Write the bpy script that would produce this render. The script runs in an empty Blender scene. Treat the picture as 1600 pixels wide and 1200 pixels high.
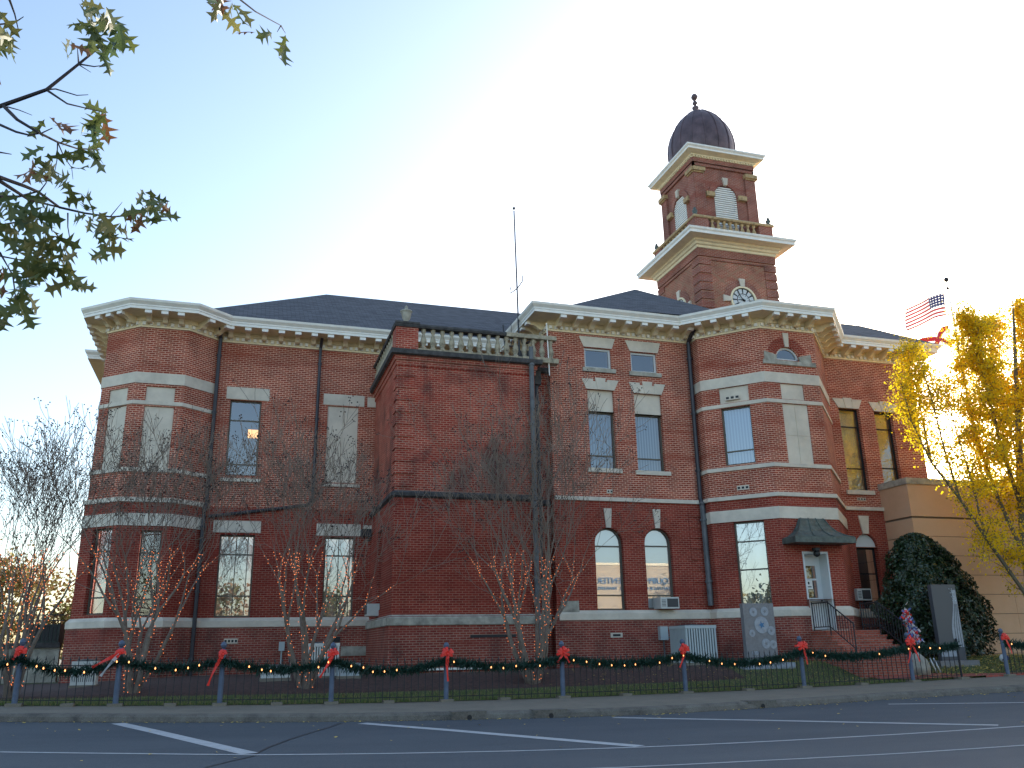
import bpy, math, random
import numpy as np
from mathutils import Vector, Matrix, noise
R=math.radians; PI=math.pi
scene=bpy.context.scene
# ---------------------------------------------------------------- camera
YAW,PITCH,ROLL,FPX=R(17.6385),R(17.0328),R(-1.0928),1344.82
CAM=Vector((0,0,1.6))
fwd=Vector((math.sin(YAW)*math.cos(PITCH),math.cos(YAW)*math.cos(PITCH),math.sin(PITCH)))
rt=Vector((math.cos(YAW),-math.sin(YAW),0)); up=rt.cross(fwd)
cr,sr=math.cos(ROLL),math.sin(ROLL)
CR=cr*rt+sr*up; CU=-sr*rt+cr*up
cam=bpy.data.cameras.new('camera'); camo=bpy.data.objects.new('camera',cam)
scene.collection.objects.link(camo)
M=Matrix((CR,CU,-fwd)).transposed().to_4x4(); M.translation=CAM
camo.matrix_world=M
cam.sensor_width=36; cam.lens=FPX/1600*36; cam.clip_start=.1; cam.clip_end=3000
scene.camera=camo
# ---------------------------------------------------------------- light
SUN_AZ,SUN_EL=R(50),R(15)      # azimuth from +Y toward +X
w=bpy.data.worlds.new('World'); scene.world=w; w.use_nodes=True
nt=w.node_tree; bg=nt.nodes['Background']
sky=nt.nodes.new('ShaderNodeTexSky'); sky.sky_type='NISHITA'; sky.sun_disc=False
sky.sun_elevation=SUN_EL; sky.sun_rotation=SUN_AZ
sky.air_density=1.0; sky.dust_density=1.9; sky.ozone_density=1.3; sky.altitude=100
nt.links.new(sky.outputs[0],bg.inputs[0]); bg.inputs[1].default_value=.15
sl=bpy.data.lights.new('sun','SUN'); sl.energy=3.2; sl.angle=R(.53); sl.color=(1,.95,.87)
so=bpy.data.objects.new('sun',sl); scene.collection.objects.link(so)
sd=Vector((math.sin(SUN_AZ)*math.cos(SUN_EL),math.cos(SUN_AZ)*math.cos(SUN_EL),math.sin(SUN_EL)))
so.rotation_euler=sd.to_track_quat('Z','Y').to_euler(); so.location=sd*200
scene.view_settings.view_transform='Standard'; scene.view_settings.look='None'
scene.view_settings.exposure=1.5; scene.view_settings.gamma=1
scene.view_settings.use_curve_mapping=False
# ---------------------------------------------------------------- pixel -> point (photo pixels, 1600x1200)
def ray(x,y): return CR*((x-800)/FPX)+CU*(-(y-600)/FPX)+fwd
def atY(x,y,Y): d=ray(x,y); return CAM+d*(Y/d.y)
def atX(x,y,X): d=ray(x,y); return CAM+d*(X/d.x)
def atZ(x,y,Z): d=ray(x,y); return CAM+d*((Z-1.6)/d.z)
def zr(x):
    a=min(max(x,-14),9)-9; b=max(min(x,26),10)-10
    return .13+.0014*a*a+.0009*b*b
def sst(t): t=max(0,min(1,t)); return t*t*(3-2*t)
FENCE_Y=22.5
def gz(x,y):
    f=zr(x)+.19
    t=.86+.12*sst((x-8)/8)-.14*sst((-x-1)/5)
    return f+(t-f)*sst((y-22.7)/3.0)
def atG(x,y,h=0):
    z=h+.2
    for i in range(50):
        q=atZ(x,y,z); z=.5*z+.5*(zr(q.x)+h)
    return q
# ---------------------------------------------------------------- object helpers
ORG={}
def link(o): scene.collection.objects.link(o); return o
def tag(o,label=None,cat=None,group=None,kind=None):
    if label:o['label']=label
    if cat:o['category']=cat
    if group:o['group']=group
    if kind:o['kind']=kind
    return o
def thing(name,label,cat,loc,group=None):
    o=link(bpy.data.objects.new(name,None)); o.empty_display_size=.2
    o.location=Vector(loc); ORG[o.name]=Vector(loc); return tag(o,label,cat,group)
def children(o): return [c for c in bpy.data.objects if c.parent==o]
def copy_tree(o,loc=None,rz=None,parent=None):
    c=link(o.copy()); c.parent=parent
    if parent is None and loc is not None: c.location=loc
    if rz is not None: c.rotation_euler=(0,0,rz)
    for ch in children(o): copy_tree(ch,parent=c)
    return c
class MB:
    def __init__(s): s.v=[]; s.f=[]; s.m=[]; s.mi=0
    def add(s,pts):
        b=len(s.v); s.v+= [tuple(p) for p in pts]; return b
    def poly(s,pts):
        b=s.add(pts); s.f.append(tuple(range(b,b+len(pts)))); s.m.append(s.mi)
    def hexa(s,p):   # p: 8 pts bottom 4 ccw, top 4
        b=s.add(p)
        for q in((0,3,2,1),(4,5,6,7),(0,1,5,4),(1,2,6,5),(2,3,7,6),(3,0,4,7)):
            s.f.append(tuple(b+i for i in q)); s.m.append(s.mi)
    def abox(s,x0,x1,y0,y1,z0,z1):
        s.hexa([(x0,y0,z0),(x1,y0,z0),(x1,y1,z0),(x0,y1,z0),(x0,y0,z1),(x1,y0,z1),(x1,y1,z1),(x0,y1,z1)])
    def fbox(s,F,u0,u1,z0,z1,o0,o1):
        s.hexa([F.pt(u0,z0,o1),F.pt(u1,z0,o1),F.pt(u1,z0,o0),F.pt(u0,z0,o0),F.pt(u0,z1,o1),F.pt(u1,z1,o1),F.pt(u1,z1,o0),F.pt(u0,z1,o0)])
    def fprism(s,F,uz,o0,o1):   # polygon in face frame (ccw seen from outside) extruded
        n=len(uz); a=[F.pt(u,z,o1) for u,z in uz]; b=[F.pt(u,z,o0) for u,z in uz]
        k=s.add(a+b); s.f.append(tuple(range(k,k+n))); s.m.append(s.mi)
        s.f.append(tuple(range(k+2*n-1,k+n-1,-1))); s.m.append(s.mi)
        for i in range(n):
            j=(i+1)%n; s.f.append((k+i,k+n+i,k+n+j,k+j)); s.m.append(s.mi)
    def tube(s,pts,rs,n=6,cap=True):
        pts=[Vector(p) for p in pts]
        if not hasattr(rs,'__len__'): rs=[rs]*len(pts)
        ref=None; base=len(s.v)
        for i,p in enumerate(pts):
            t=(pts[min(i+1,len(pts)-1)]-pts[max(i-1,0)])
            if t.length<1e-9:t=Vector((0,0,1))
            t.normalize()
            if ref is None: ref=t.orthogonal().normalized()
            ref=(ref-t*ref.dot(t)); 
            if ref.length<1e-6: ref=t.orthogonal()
            ref.normalize(); b=t.cross(ref)
            for k in range(n):
                a=2*PI*k/n; s.v.append(tuple(p+(ref*math.cos(a)+b*math.sin(a))*rs[i]))
        for i in range(len(pts)-1):
            for k in range(n):
                k2=(k+1)%n; s.f.append((base+i*n+k,base+i*n+k2,base+(i+1)*n+k2,base+(i+1)*n+k)); s.m.append(s.mi)
        if cap:
            s.f.append(tuple(base+k for k in range(n-1,-1,-1))); s.m.append(s.mi)
            e=base+(len(pts)-1)*n; s.f.append(tuple(e+k for k in range(n))); s.m.append(s.mi)
    def lathe(s,c,prof,n=12,a0=0):
        c=Vector(c); base=len(s.v)
        for r,z in prof:
            for k in range(n):
                a=2*PI*k/n+a0; s.v.append((c.x+r*math.cos(a),c.y+r*math.sin(a),c.z+z))
        for i in range(len(prof)-1):
            for k in range(n):
                k2=(k+1)%n; s.f.append((base+i*n+k,base+i*n+k2,base+(i+1)*n+k2,base+(i+1)*n+k)); s.m.append(s.mi)
        s.f.append(tuple(base+k for k in range(n-1,-1,-1))); s.m.append(s.mi)
        e=base+(len(prof)-1)*n; s.f.append(tuple(e+k for k in range(n))); s.m.append(s.mi)
    def sphere(s,c,r,n=8,sz=1):
        m=max(3,n//2); s.lathe(c,[(r*math.sin(PI*max(.02,min(.98,i/m))),-r*sz*math.cos(PI*i/m)) for i in range(m+1)],n)
    def sweep(s,path,prof,closed=False,caps=False):
        offs=[offset(path,o,closed) for o,z in prof]
        n=len(path); segs=n if closed else n-1
        for i in range(segs):
            j=(i+1)%n
            for k in range(len(prof)-1):
                a,b=offs[k],offs[k+1]; z0,z1=prof[k][1],prof[k+1][1]
                s.poly([(*a[i],z0),(*a[j],z0),(*b[j],z1),(*b[i],z1)])
        if caps and not closed:
            for i in(0,n-1): s.poly([(*offs[k][i],prof[k][1]) for k in range(len(prof))])
    def build(s,name,mats,parent=None,origin=None,smooth=False):
        if not isinstance(mats,(list,tuple)): mats=[mats]
        V=np.array(s.v,dtype=np.float64).reshape(-1,3)
        root=parent
        if parent is not None:
            while root.parent: root=root.parent
            org=np.array(ORG[root.name])
        elif origin is not None: org=np.array(origin,float)
        else: org=np.array([(V[:,0].min()+V[:,0].max())/2,(V[:,1].min()+V[:,1].max())/2,V[:,2].min()])
        me=bpy.data.meshes.new(name); me.from_pydata((V-org).tolist(),[],s.f)
        for m in mats: me.materials.append(m)
        if len(mats)>1: me.polygons.foreach_set('material_index',s.m)
        uvl=me.uv_layers.new(name='uv'); nl=len(me.loops)
        nrm=np.zeros(len(me.polygons)*3); me.polygons.foreach_get('normal',nrm); nrm=nrm.reshape(-1,3)
        tot=np.zeros(len(me.polygons),int); me.polygons.foreach_get('loop_total',tot)
        lv=np.zeros(nl,int); me.loops.foreach_get('vertex_index',lv)
        N=np.repeat(nrm,tot,axis=0); P=V[lv]
        T=np.stack([-N[:,1],N[:,0],np.zeros(nl)],1); L=np.linalg.norm(T,axis=1); flat=L<.12
        T[flat]=(1,0,0); T/=np.linalg.norm(T,axis=1)[:,None]
        sg=np.where(T[:,0]+T[:,1]*.999<0,-1,1); T*=sg[:,None]
        B=np.cross(N,T); sb=np.where(B[:,2]+B[:,1]*.01<0,-1,1); B*=sb[:,None]
        B[flat]=(0,1,0)
        uv=np.stack([(P*T).sum(1),(P*B).sum(1)],1)
        uvl.data.foreach_set('uv',uv.astype(np.float32).ravel())
        if smooth: me.polygons.foreach_set('use_smooth',[True]*len(me.polygons))
        me.update()
        o=link(bpy.data.objects.new(name,me))
        if parent is not None:
            o.parent=parent
        else: o.location=Vector(org)
        return o
def offset(path,d,closed=False):
    n=len(path); out=[]
    for i in range(n):
        def nor(a,b):
            v=Vector((b[0]-a[0],b[1]-a[1])).normalized(); return Vector((v.y,-v.x))
        p=Vector(path[i][:2])
        if closed or 0<i<n-1:
            n1=nor(path[i-1],path[i]); n2=nor(path[i],path[(i+1)%n])
            m=(n1+n2); m/=max(.2,1+n1.dot(n2)); out.append(tuple(p+m*d))
        elif i==0: out.append(tuple(p+nor(path[0],path[1])*d))
        else: out.append(tuple(p+nor(path[-2],path[-1])*d))
    return out
class Face:
    def __init__(s,p,q):
        s.p=Vector(p[:2]); v=Vector(q[:2])-s.p; s.len=v.length; s.d=v.normalized(); s.n=Vector((s.d.y,-s.d.x))
    def pt(s,u,z,o=0): a=s.p+s.d*u+s.n*o; return Vector((a.x,a.y,z))
    def px(s,x,y,o=0):
        d=ray(x,y); n=s.n; c=s.p+n*o
        t=(c.dot(n)-CAM.x*n.x-CAM.y*n.y)/(d.x*n.x+d.y*n.y)
        q=CAM+d*t; return ((Vector((q.x,q.y))-s.p).dot(s.d),q.z)
    def rect(s,x0,y0,x1,y1,o=0):
        a=s.px(x0,y0,o); b=s.px(x1,y1,o); return (a[0],b[0],b[1],a[1])   # u0,u1,z0,z1
def wall_face(mb,F,z0,z1,holes=()):
    """holes: (u0,u1,za,zb,depth,arch)"""
    us=sorted({0,F.len,*[max(0,min(F.len,h[i])) for h in holes for i in(0,1)]})
    zs=sorted({z0,z1,*[max(z0,min(z1,h[i])) for h in holes for i in(2,3)]})
    for i in range(len(us)-1):
        for j in range(len(zs)-1):
            uc,zc=(us[i]+us[i+1])/2,(zs[j]+zs[j+1])/2
            if any(h[0]<uc<h[1] and h[2]<zc<h[3] for h in holes): continue
            mb.poly([F.pt(us[i],zs[j]),F.pt(us[i+1],zs[j]),F.pt(us[i+1],zs[j+1]),F.pt(us[i],zs[j+1])])
    for u0,u1,za,zb,dp,arch in holes:
        if not arch:
            ring=[(u0,za),(u1,za),(u1,zb),(u0,zb)]
        else:
            r=(u1-u0)/2; uc=(u0+u1)/2; zsx=max(za,zb-r); k=10
            arc=[(uc+r*math.cos(PI*t/k),zsx+(zb-zsx)*math.sin(PI*t/k)) for t in range(k+1)]
            ring=[(u0,za),(u1,za)]+arc if za<zsx-1e-6 else arc
            h=k//2
            for t in range(h):
                mb.poly([F.pt(u1,zb),F.pt(*arc[t+1]),F.pt(*arc[t])])
                mb.poly([F.pt(u0,zb),F.pt(*arc[h+t+1]),F.pt(*arc[h+t])])
        for i in range(len(ring)):
            a,b=ring[i],ring[(i+1)%len(ring)]
            mb.poly([F.pt(*a),F.pt(*b),F.pt(*b,-dp),F.pt(*a,-dp)])
# ---------------------------------------------------------------- materials
def mat(name,col=(.5,.5,.5),rough=.7,metal=0,spec=None,noise_amt=.0,nscale=3,bump=0,bscale=40,trans=0):
    m=bpy.data.materials.new(name); m.use_nodes=True; n=m.node_tree.nodes; l=m.node_tree.links
    b=n['Principled BSDF']; b.inputs['Base Color'].default_value=(*col,1); b.inputs['Roughness'].default_value=rough
    b.inputs['Metallic'].default_value=metal
    if spec is not None: b.inputs['Specular IOR Level'].default_value=spec
    tc=n.new('ShaderNodeTexCoord')
    if noise_amt:
        t=n.new('ShaderNodeTexNoise'); t.inputs['Scale'].default_value=nscale; t.inputs['Detail'].default_value=7; t.inputs['Roughness'].default_value=.65
        l.new(tc.outputs['Object'],t.inputs['Vector'])
        r=n.new('ShaderNodeMapRange'); r.inputs[1].default_value=.3; r.inputs[2].default_value=.7
        r.inputs[3].default_value=1-noise_amt; r.inputs[4].default_value=1+noise_amt*.6
        l.new(t.outputs[0],r.inputs[0])
        mx=n.new('ShaderNodeMix'); mx.data_type='RGBA'; mx.blend_type='MULTIPLY'; mx.inputs[0].default_value=1
        mx.inputs[6].default_value=(*col,1); l.new(r.outputs[0],mx.inputs[7]); l.new(mx.outputs[2],b.inputs['Base Color'])
    if bump:
        t2=n.new('ShaderNodeTexNoise'); t2.inputs['Scale'].default_value=bscale; t2.inputs['Detail'].default_value=4
        l.new(tc.outputs['Object'],t2.inputs['Vector'])
        bp=n.new('ShaderNodeBump'); bp.inputs['Strength'].default_value=bump; bp.inputs['Distance'].default_value=.02
        l.new(t2.outputs[0],bp.inputs['Height']); l.new(bp.outputs[0],b.inputs['Normal'])
    if trans:
        tr=n.new('ShaderNodeBsdfTranslucent'); tr.inputs[0].default_value=(*[min(1,c*1.3) for c in col],1)
        ms=n.new('ShaderNodeMixShader'); ms.inputs[0].default_value=trans
        l.new(b.outputs[0],ms.inputs[1]); l.new(tr.outputs[0],ms.inputs[2]); l.new(ms.outputs[0],n['Material Output'].inputs[0])
    return m
def brick(name,c1,c2,mortar,msize=.0135,stain=.35,stain_col=(.05,.03,.028),stain_scale=.55,thr=.58,row=.075,wid=.215,diaper=False):
    m=mat(name,c1,.85); n=m.node_tree.nodes; l=m.node_tree.links; b=n['Principled BSDF']; b.inputs['Specular IOR Level'].default_value=.25
    uv=n.new('ShaderNodeUVMap'); uv.uv_map='uv'
    bt=n.new('ShaderNodeTexBrick'); bt.inputs['Scale'].default_value=1; bt.inputs['Brick Width'].default_value=wid; bt.inputs['Row Height'].default_value=row
    bt.inputs['Mortar Size'].default_value=msize; bt.inputs['Mortar Smooth'].default_value=.1; bt.inputs['Bias'].default_value=-.15
    bt.inputs['Color1'].default_value=(*c1,1); bt.inputs['Color2'].default_value=(*c2,1); bt.inputs['Mortar'].default_value=(*mortar,1)
    l.new(uv.outputs[0],bt.inputs['Vector'])
    tc=n.new('ShaderNodeTexCoord')
    def mulnoise(src,scale,lo,hi,amt0,amt1,stretch=None):
        t=n.new('ShaderNodeTexNoise'); t.inputs['Scale'].default_value=scale; t.inputs['Detail'].default_value=6; t.inputs['Roughness'].default_value=.6
        if stretch:
            mp=n.new('ShaderNodeMapping'); mp.inputs['Scale'].default_value=stretch; l.new(tc.outputs['Object'],mp.inputs[0]); l.new(mp.outputs[0],t.inputs['Vector'])
        else: l.new(tc.outputs['Object'],t.inputs['Vector'])
        r=n.new('ShaderNodeMapRange'); r.inputs[1].default_value=lo; r.inputs[2].default_value=hi; r.inputs[3].default_value=amt0; r.inputs[4].default_value=amt1
        l.new(t.outputs[0],r.inputs[0]); return r.outputs[0]
    x=n.new('ShaderNodeMix'); x.data_type='RGBA'; x.blend_type='MULTIPLY'; x.inputs[0].default_value=1
    l.new(bt.outputs[0],x.inputs[6]); l.new(mulnoise(None,1.1,.3,.7,.72,1.22),x.inputs[7])
    # horizontal bands where the mortar is weathered away
    y=n.new('ShaderNodeMix'); y.data_type='RGBA'; y.inputs[7].default_value=(*[a*.8+bb*.2 for a,bb in zip(c1,c2)],1)
    l.new(x.outputs[2],y.inputs[6]); l.new(mulnoise(None,1,.52,.68,0,.62,(.25,.25,2.2)),y.inputs[0])
    z=n.new('ShaderNodeMix'); z.data_type='RGBA'; z.inputs[7].default_value=(*stain_col,1)
    l.new(y.outputs[2],z.inputs[6]); l.new(mulnoise(None,stain_scale,thr,thr+.16,0,stain,(1,1,.6)),z.inputs[0])
    last=z
    if diaper:
        sx=n.new('ShaderNodeSeparateXYZ'); l.new(uv.outputs[0],sx.inputs[0])
        def mth(op,a,bv=None):
            q=n.new('ShaderNodeMath'); q.operation=op
            for i,vv in enumerate((a,bv)):
                if vv is None: continue
                if isinstance(vv,(int,float)): q.inputs[i].default_value=vv
                else: l.new(vv,q.inputs[i])
            return q.outputs[0]
        U=mth('MULTIPLY',sx.outputs[0],1/1.15); Vv=mth('MULTIPLY',sx.outputs[1],1/.8)
        a=mth('ABSOLUTE',mth('SUBTRACT',mth('FRACT',U),.5)); bb=mth('ABSOLUTE',mth('SUBTRACT',mth('FRACT',Vv),.5))
        s_=mth('ABSOLUTE',mth('SUBTRACT',mth('ADD',a,bb),.5)); ln=mth('LESS_THAN',s_,.1)
        nz=mulnoise(None,5,.35,.6,0.15,.8)
        dmx=n.new('ShaderNodeMix'); dmx.data_type='RGBA'; dmx.inputs[7].default_value=(.33,.19,.12,1)
        l.new(z.outputs[2],dmx.inputs[6]); l.new(mth('MULTIPLY',ln,nz),dmx.inputs[0]); last=dmx
    l.new(last.outputs[2],b.inputs['Base Color'])
    bp=n.new('ShaderNodeBump'); bp.inputs['Strength'].default_value=.5; bp.inputs['Distance'].default_value=.01
    inv=n.new('ShaderNodeMath'); inv.operation='SUBTRACT'; inv.inputs[0].default_value=1; l.new(bt.outputs['Fac'],inv.inputs[1])
    l.new(inv.outputs[0],bp.inputs['Height']); l.new(bp.outputs[0],b.inputs['Normal'])
    return m
def glassmat(name,tint=(.8,.85,.9),fac=.35,rough=.008,bump=.06):
    m=bpy.data.materials.new(name); m.use_nodes=True; n=m.node_tree.nodes; l=m.node_tree.links; n.remove(n['Principled BSDF'])
    t=n.new('ShaderNodeBsdfTransparent'); t.inputs[0].default_value=(*tint,1)
    g=n.new('ShaderNodeBsdfGlossy'); g.inputs['Roughness'].default_value=rough; g.inputs[0].default_value=(.92,.95,1,1)
    # slightly wavy old glass
    tc=n.new('ShaderNodeTexCoord'); nz=n.new('ShaderNodeTexNoise'); nz.inputs['Scale'].default_value=1.3
    l.new(tc.outputs['Object'],nz.inputs[0]); bp=n.new('ShaderNodeBump'); bp.inputs['Strength'].default_value=bump; bp.inputs['Distance'].default_value=.01
    l.new(nz.outputs[0],bp.inputs['Height']); l.new(bp.outputs[0],g.inputs['Normal'])
    fr=n.new('ShaderNodeFresnel'); fr.inputs[0].default_value=1.5
    mx=n.new('ShaderNodeMath'); mx.operation='MAXIMUM'; mx.inputs[1].default_value=fac; l.new(fr.outputs[0],mx.inputs[0])
    ms=n.new('ShaderNodeMixShader'); l.new(mx.outputs[0],ms.inputs[0]); l.new(t.outputs[0],ms.inputs[1]); l.new(g.outputs[0],ms.inputs[2])
    l.new(ms.outputs[0],n['Material Output'].inputs[0]); return m
def emis(name,col,st):
    m=bpy.data.materials.new(name); m.use_nodes=True; b=m.node_tree.nodes['Principled BSDF']
    b.inputs['Base Color'].default_value=(*col,1); b.inputs['Emission Color'].default_value=(*col,1); b.inputs['Emission Strength'].default_value=st; return m
def stripes(name,c1,c2,period,vert=True,duty=.5,rough=.7):
    m=mat(name,c1,rough); n=m.node_tree.nodes; l=m.node_tree.links
    uv=n.new('ShaderNodeUVMap'); uv.uv_map='uv'; s=n.new('ShaderNodeSeparateXYZ'); l.new(uv.outputs[0],s.inputs[0])
    a=n.new('ShaderNodeMath'); a.operation='MULTIPLY'; a.inputs[1].default_value=2*PI/period; l.new(s.outputs[0 if vert else 1],a.inputs[0])
    b=n.new('ShaderNodeMath'); b.operation='SINE'; l.new(a.outputs[0],b.inputs[0])
    r=n.new('ShaderNodeMapRange'); r.inputs[1].default_value=-1; r.inputs[2].default_value=1; l.new(b.outputs[0],r.inputs[0])
    mx=n.new('ShaderNodeMix'); mx.data_type='RGBA'; mx.inputs[6].default_value=(*c1,1); mx.inputs[7].default_value=(*c2,1)
    l.new(r.outputs[0],mx.inputs[0]); l.new(mx.outputs[2],n['Principled BSDF'].inputs['Base Color']); return m
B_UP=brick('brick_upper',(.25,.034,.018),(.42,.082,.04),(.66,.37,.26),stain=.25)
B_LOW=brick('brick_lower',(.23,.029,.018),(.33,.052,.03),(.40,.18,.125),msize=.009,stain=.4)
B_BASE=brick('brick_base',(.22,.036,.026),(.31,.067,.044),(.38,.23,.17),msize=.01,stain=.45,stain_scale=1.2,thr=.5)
B_ANX=brick('brick_annex',(.29,.033,.02),(.40,.056,.031),(.48,.24,.165),stain=.8,stain_scale=.9,thr=.5)
B_TWR=brick('brick_tower',(.31,.075,.045),(.40,.11,.065),(.45,.29,.2),stain=.3,diaper=True)
B_BEL=brick('brick_belfry',(.27,.06,.04),(.35,.085,.05),(.4,.26,.2),stain=.45,thr=.5)
B_STEP=brick('brick_steps',(.38,.075,.045),(.48,.12,.07),(.36,.22,.17),stain=.3)
B_WALK=brick('brick_paving',(.34,.075,.055),(.42,.11,.08),(.22,.13,.10),row=.11,stain=.2)
STONE=mat('limestone',(.68,.595,.48),.85,noise_amt=.2,nscale=1.6,bump=.15)
STONE_W=mat('weathered_stone',(.42,.39,.32),.9,noise_amt=.5,nscale=3,bump=.3)
CREAM=mat('cream_paint',(.88,.75,.50),.65,noise_amt=.12,nscale=4)
WHITE=mat('white_and_sky_lit_paint',(.9,.86,.78),.5,noise_amt=.1,nscale=3)  # also whitens the cornice fascias for the sky light on them
OCHRE=mat('aged_terracotta',(.50,.34,.17),.85,noise_amt=.5,nscale=7,bump=.3)
GRIME=mat('grimy_ledge',(.075,.07,.068),.95,noise_amt=.6,nscale=5,bump=.4)
BAL=mat('old_stone_baluster',(.40,.34,.24),.9,noise_amt=.55,nscale=6,bump=.3)
def shingle():
    m=mat('shingles',(.055,.06,.07),.9); n=m.node_tree.nodes; l=m.node_tree.links
    uv=n.new('ShaderNodeUVMap'); uv.uv_map='uv'; bt=n.new('ShaderNodeTexBrick'); bt.inputs['Scale'].default_value=1
    bt.inputs['Brick Width'].default_value=.33; bt.inputs['Row Height'].default_value=.14; bt.inputs['Mortar Size'].default_value=.012
    bt.inputs['Color1'].default_value=(.05,.055,.066,1); bt.inputs['Color2'].default_value=(.105,.11,.125,1); bt.inputs['Mortar'].default_value=(.03,.03,.038,1)
    l.new(uv.outputs[0],bt.inputs['Vector']); l.new(bt.outputs[0],n['Principled BSDF'].inputs['Base Color']); return m
SHING=shingle()
PIPE=mat('dark_downspout',(.035,.034,.042),.45,noise_amt=.3)
PIPE2=mat('grey_conduit',(.13,.135,.14),.6,noise_amt=.4)
FRAME=mat('bronze_window_frame',(.11,.095,.07),.5)
FRAME_W=mat('white_window_frame',(.62,.64,.63),.5)
GLASS=glassmat('window_glass',fac=.17)
GLASS_L=glassmat('window_glass_bright',fac=.30,bump=0,rough=.001)
CURT=stripes('blue_grey_fold_stripes',(.10,.15,.21),(.18,.25,.32),.11)  # fold shading painted as light and dark stripes on a flat sheet
BLIND=stripes('white_vertical_blind',(.55,.55,.5),(.2,.2,.2),.5,rough=.6)
LEAF_TINT=mat('leaf_reflection_tint',(.8,.66,.40),.7,noise_amt=.2)  # reflection of yellow leaves painted as the colour of a backing sheet
INTR=mat('unlit_room_sheet',(.02,.021,.024),.9)  # near-black sheet painted for the unlit space behind the glass
PANEL=mat('infill_panel',(.70,.61,.49),.85,noise_amt=.18,nscale=1.2)
COPPER_D=mat('dark_copper',(.12,.075,.08),.5,metal=.2,noise_amt=.45,nscale=2)
COPPER_G=mat('verdigris_copper',(.105,.125,.108),.5,metal=.2,noise_amt=.5,nscale=6)
def ground_mat(name,cols,scale,bump=.3,rough=.95,vor=0,stretch=None):
    m=mat(name,cols[0],rough,bump=bump,bscale=60); n=m.node_tree.nodes; l=m.node_tree.links
    tc=n.new('ShaderNodeTexCoord'); t=n.new('ShaderNodeTexNoise'); t.inputs['Scale'].default_value=scale; t.inputs['Detail'].default_value=9; t.inputs['Roughness'].default_value=.7
    src=tc.outputs['Object']
    if stretch:
        mp=n.new('ShaderNodeMapping'); mp.inputs['Scale'].default_value=stretch; l.new(src,mp.inputs[0]); src=mp.outputs[0]
    l.new(src,t.inputs[0]); c=n.new('ShaderNodeValToRGB'); e=c.color_ramp.elements
    while len(e)<len(cols): e.new(.5)
    for i,cc in enumerate(cols): e[i].position=.3+.4*i/(len(cols)-1); e[i].color=(*cc,1)
    l.new(t.outputs[0],c.inputs[0]); l.new(c.outputs[0],n['Principled BSDF'].inputs['Base Color'])
    if vor:
        t2=n.new('ShaderNodeTexNoise'); t2.inputs['Scale'].default_value=70; t2.inputs['Detail'].default_value=3; l.new(tc.outputs['Object'],t2.inputs[0])
        r=n.new('ShaderNodeMapRange'); r.inputs[1].default_value=.3; r.inputs[2].default_value=.7; r.inputs[3].default_value=1-vor; r.inputs[4].default_value=1+vor
        l.new(t2.outputs[0],r.inputs[0]); mx=n.new('ShaderNodeMix'); mx.data_type='RGBA'; mx.blend_type='MULTIPLY'; mx.inputs[0].default_value=1
        l.new(c.outputs[0],mx.inputs[6]); l.new(r.outputs[0],mx.inputs[7]); l.new(mx.outputs[2],n['Principled BSDF'].inputs['Base Color'])
    return m
ASPH=ground_mat('asphalt',[(.050,.064,.076),(.066,.080,.092),(.080,.094,.105)],.5,vor=.32,rough=.85,stretch=(.3,1,1))
LINE=ground_mat('worn_white_road_paint',[(.36,.37,.37),(.5,.5,.5)],5,bump=.1,vor=.12)
CONC=ground_mat('sidewalk_concrete',[(.17,.145,.11),(.21,.18,.135),(.24,.205,.155)],1.2,vor=.25)
CURB=ground_mat('kerb_concrete',[(.075,.066,.056),(.15,.13,.105),(.19,.17,.14)],3,vor=.3)
YARD=ground_mat('lawn_soil',[(.06,.045,.03),(.075,.085,.032),(.085,.11,.035)],1.5,vor=.3)
MULCH=ground_mat('brown_mulch',[(.035,.02,.016),(.075,.042,.033),(.11,.055,.04)],9,vor=.4)
TERR=ground_mat('far_ground',[(.24,.21,.15),(.32,.28,.2)],.2)
BARK=ground_mat('myrtle_bark',[(.13,.095,.07),(.24,.19,.15)],6,bump=.3)
TWIG=mat('twig_bark',(.21,.155,.115),.9)
GBARK=ground_mat('ginkgo_bark',[(.10,.085,.06),(.2,.17,.12)],5,bump=.5)
DBARK=mat('dark_oak_bark',(.05,.042,.045),.9)
POD=mat('dry_seed_pods',(.035,.025,.022),.9)
GLEAF=mat('ginkgo_leaf_yellow',(.85,.58,.015),.6,trans=.6)
GLEAF2=mat('ginkgo_leaf_olive',(.34,.25,.035),.6,trans=.45)
MLEAF=mat('glossy_dark_leaf',(.018,.036,.014),.35,noise_amt=.4,nscale=3)
MLEAF2=mat('glossy_mid_leaf',(.035,.06,.022),.35)
OLEAF=[mat('oak_leaf_olive',(.11,.13,.035),.5,trans=.3),mat('oak_leaf_green',(.075,.11,.035),.5,trans=.3),mat('oak_leaf_rust',(.17,.075,.028),.55,trans=.25),mat('oak_leaf_khaki',(.17,.16,.05),.5,trans=.35)]
FLEAF=mat('fallen_yellow_leaf',(.65,.46,.09),.7)
GARL=mat('garland_needles',(.012,.05,.032),.6,noise_amt=.4,nscale=9)
RIB=mat('red_ribbon',(.85,.035,.02),.45)
IRON=mat('black_iron',(.014,.014,.018),.5)
STEEL=mat('blue_grey_post',(.09,.12,.18),.5,noise_amt=.25,nscale=6)
BULB=emis('warm_fairy_bulb',(1,.24,.07),.55); BULB2=emis('warm_candle_bulb',(1,.36,.12),1.3)
ACW=mat('appliance_beige',(.62,.62,.57),.5,noise_amt=.08); ACD=mat('dark_grille',(.06,.06,.06),.6); ACG=mat('condenser_grey',(.42,.47,.47),.5)
GRAN=mat('grey_granite',(.20,.20,.21),.3,noise_amt=.2,nscale=12); GRAN_L=mat('light_medallion',(.33,.35,.38),.4,noise_amt=.25,nscale=10)
SLATE=mat('dark_slate',(.07,.075,.085),.35)
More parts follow.
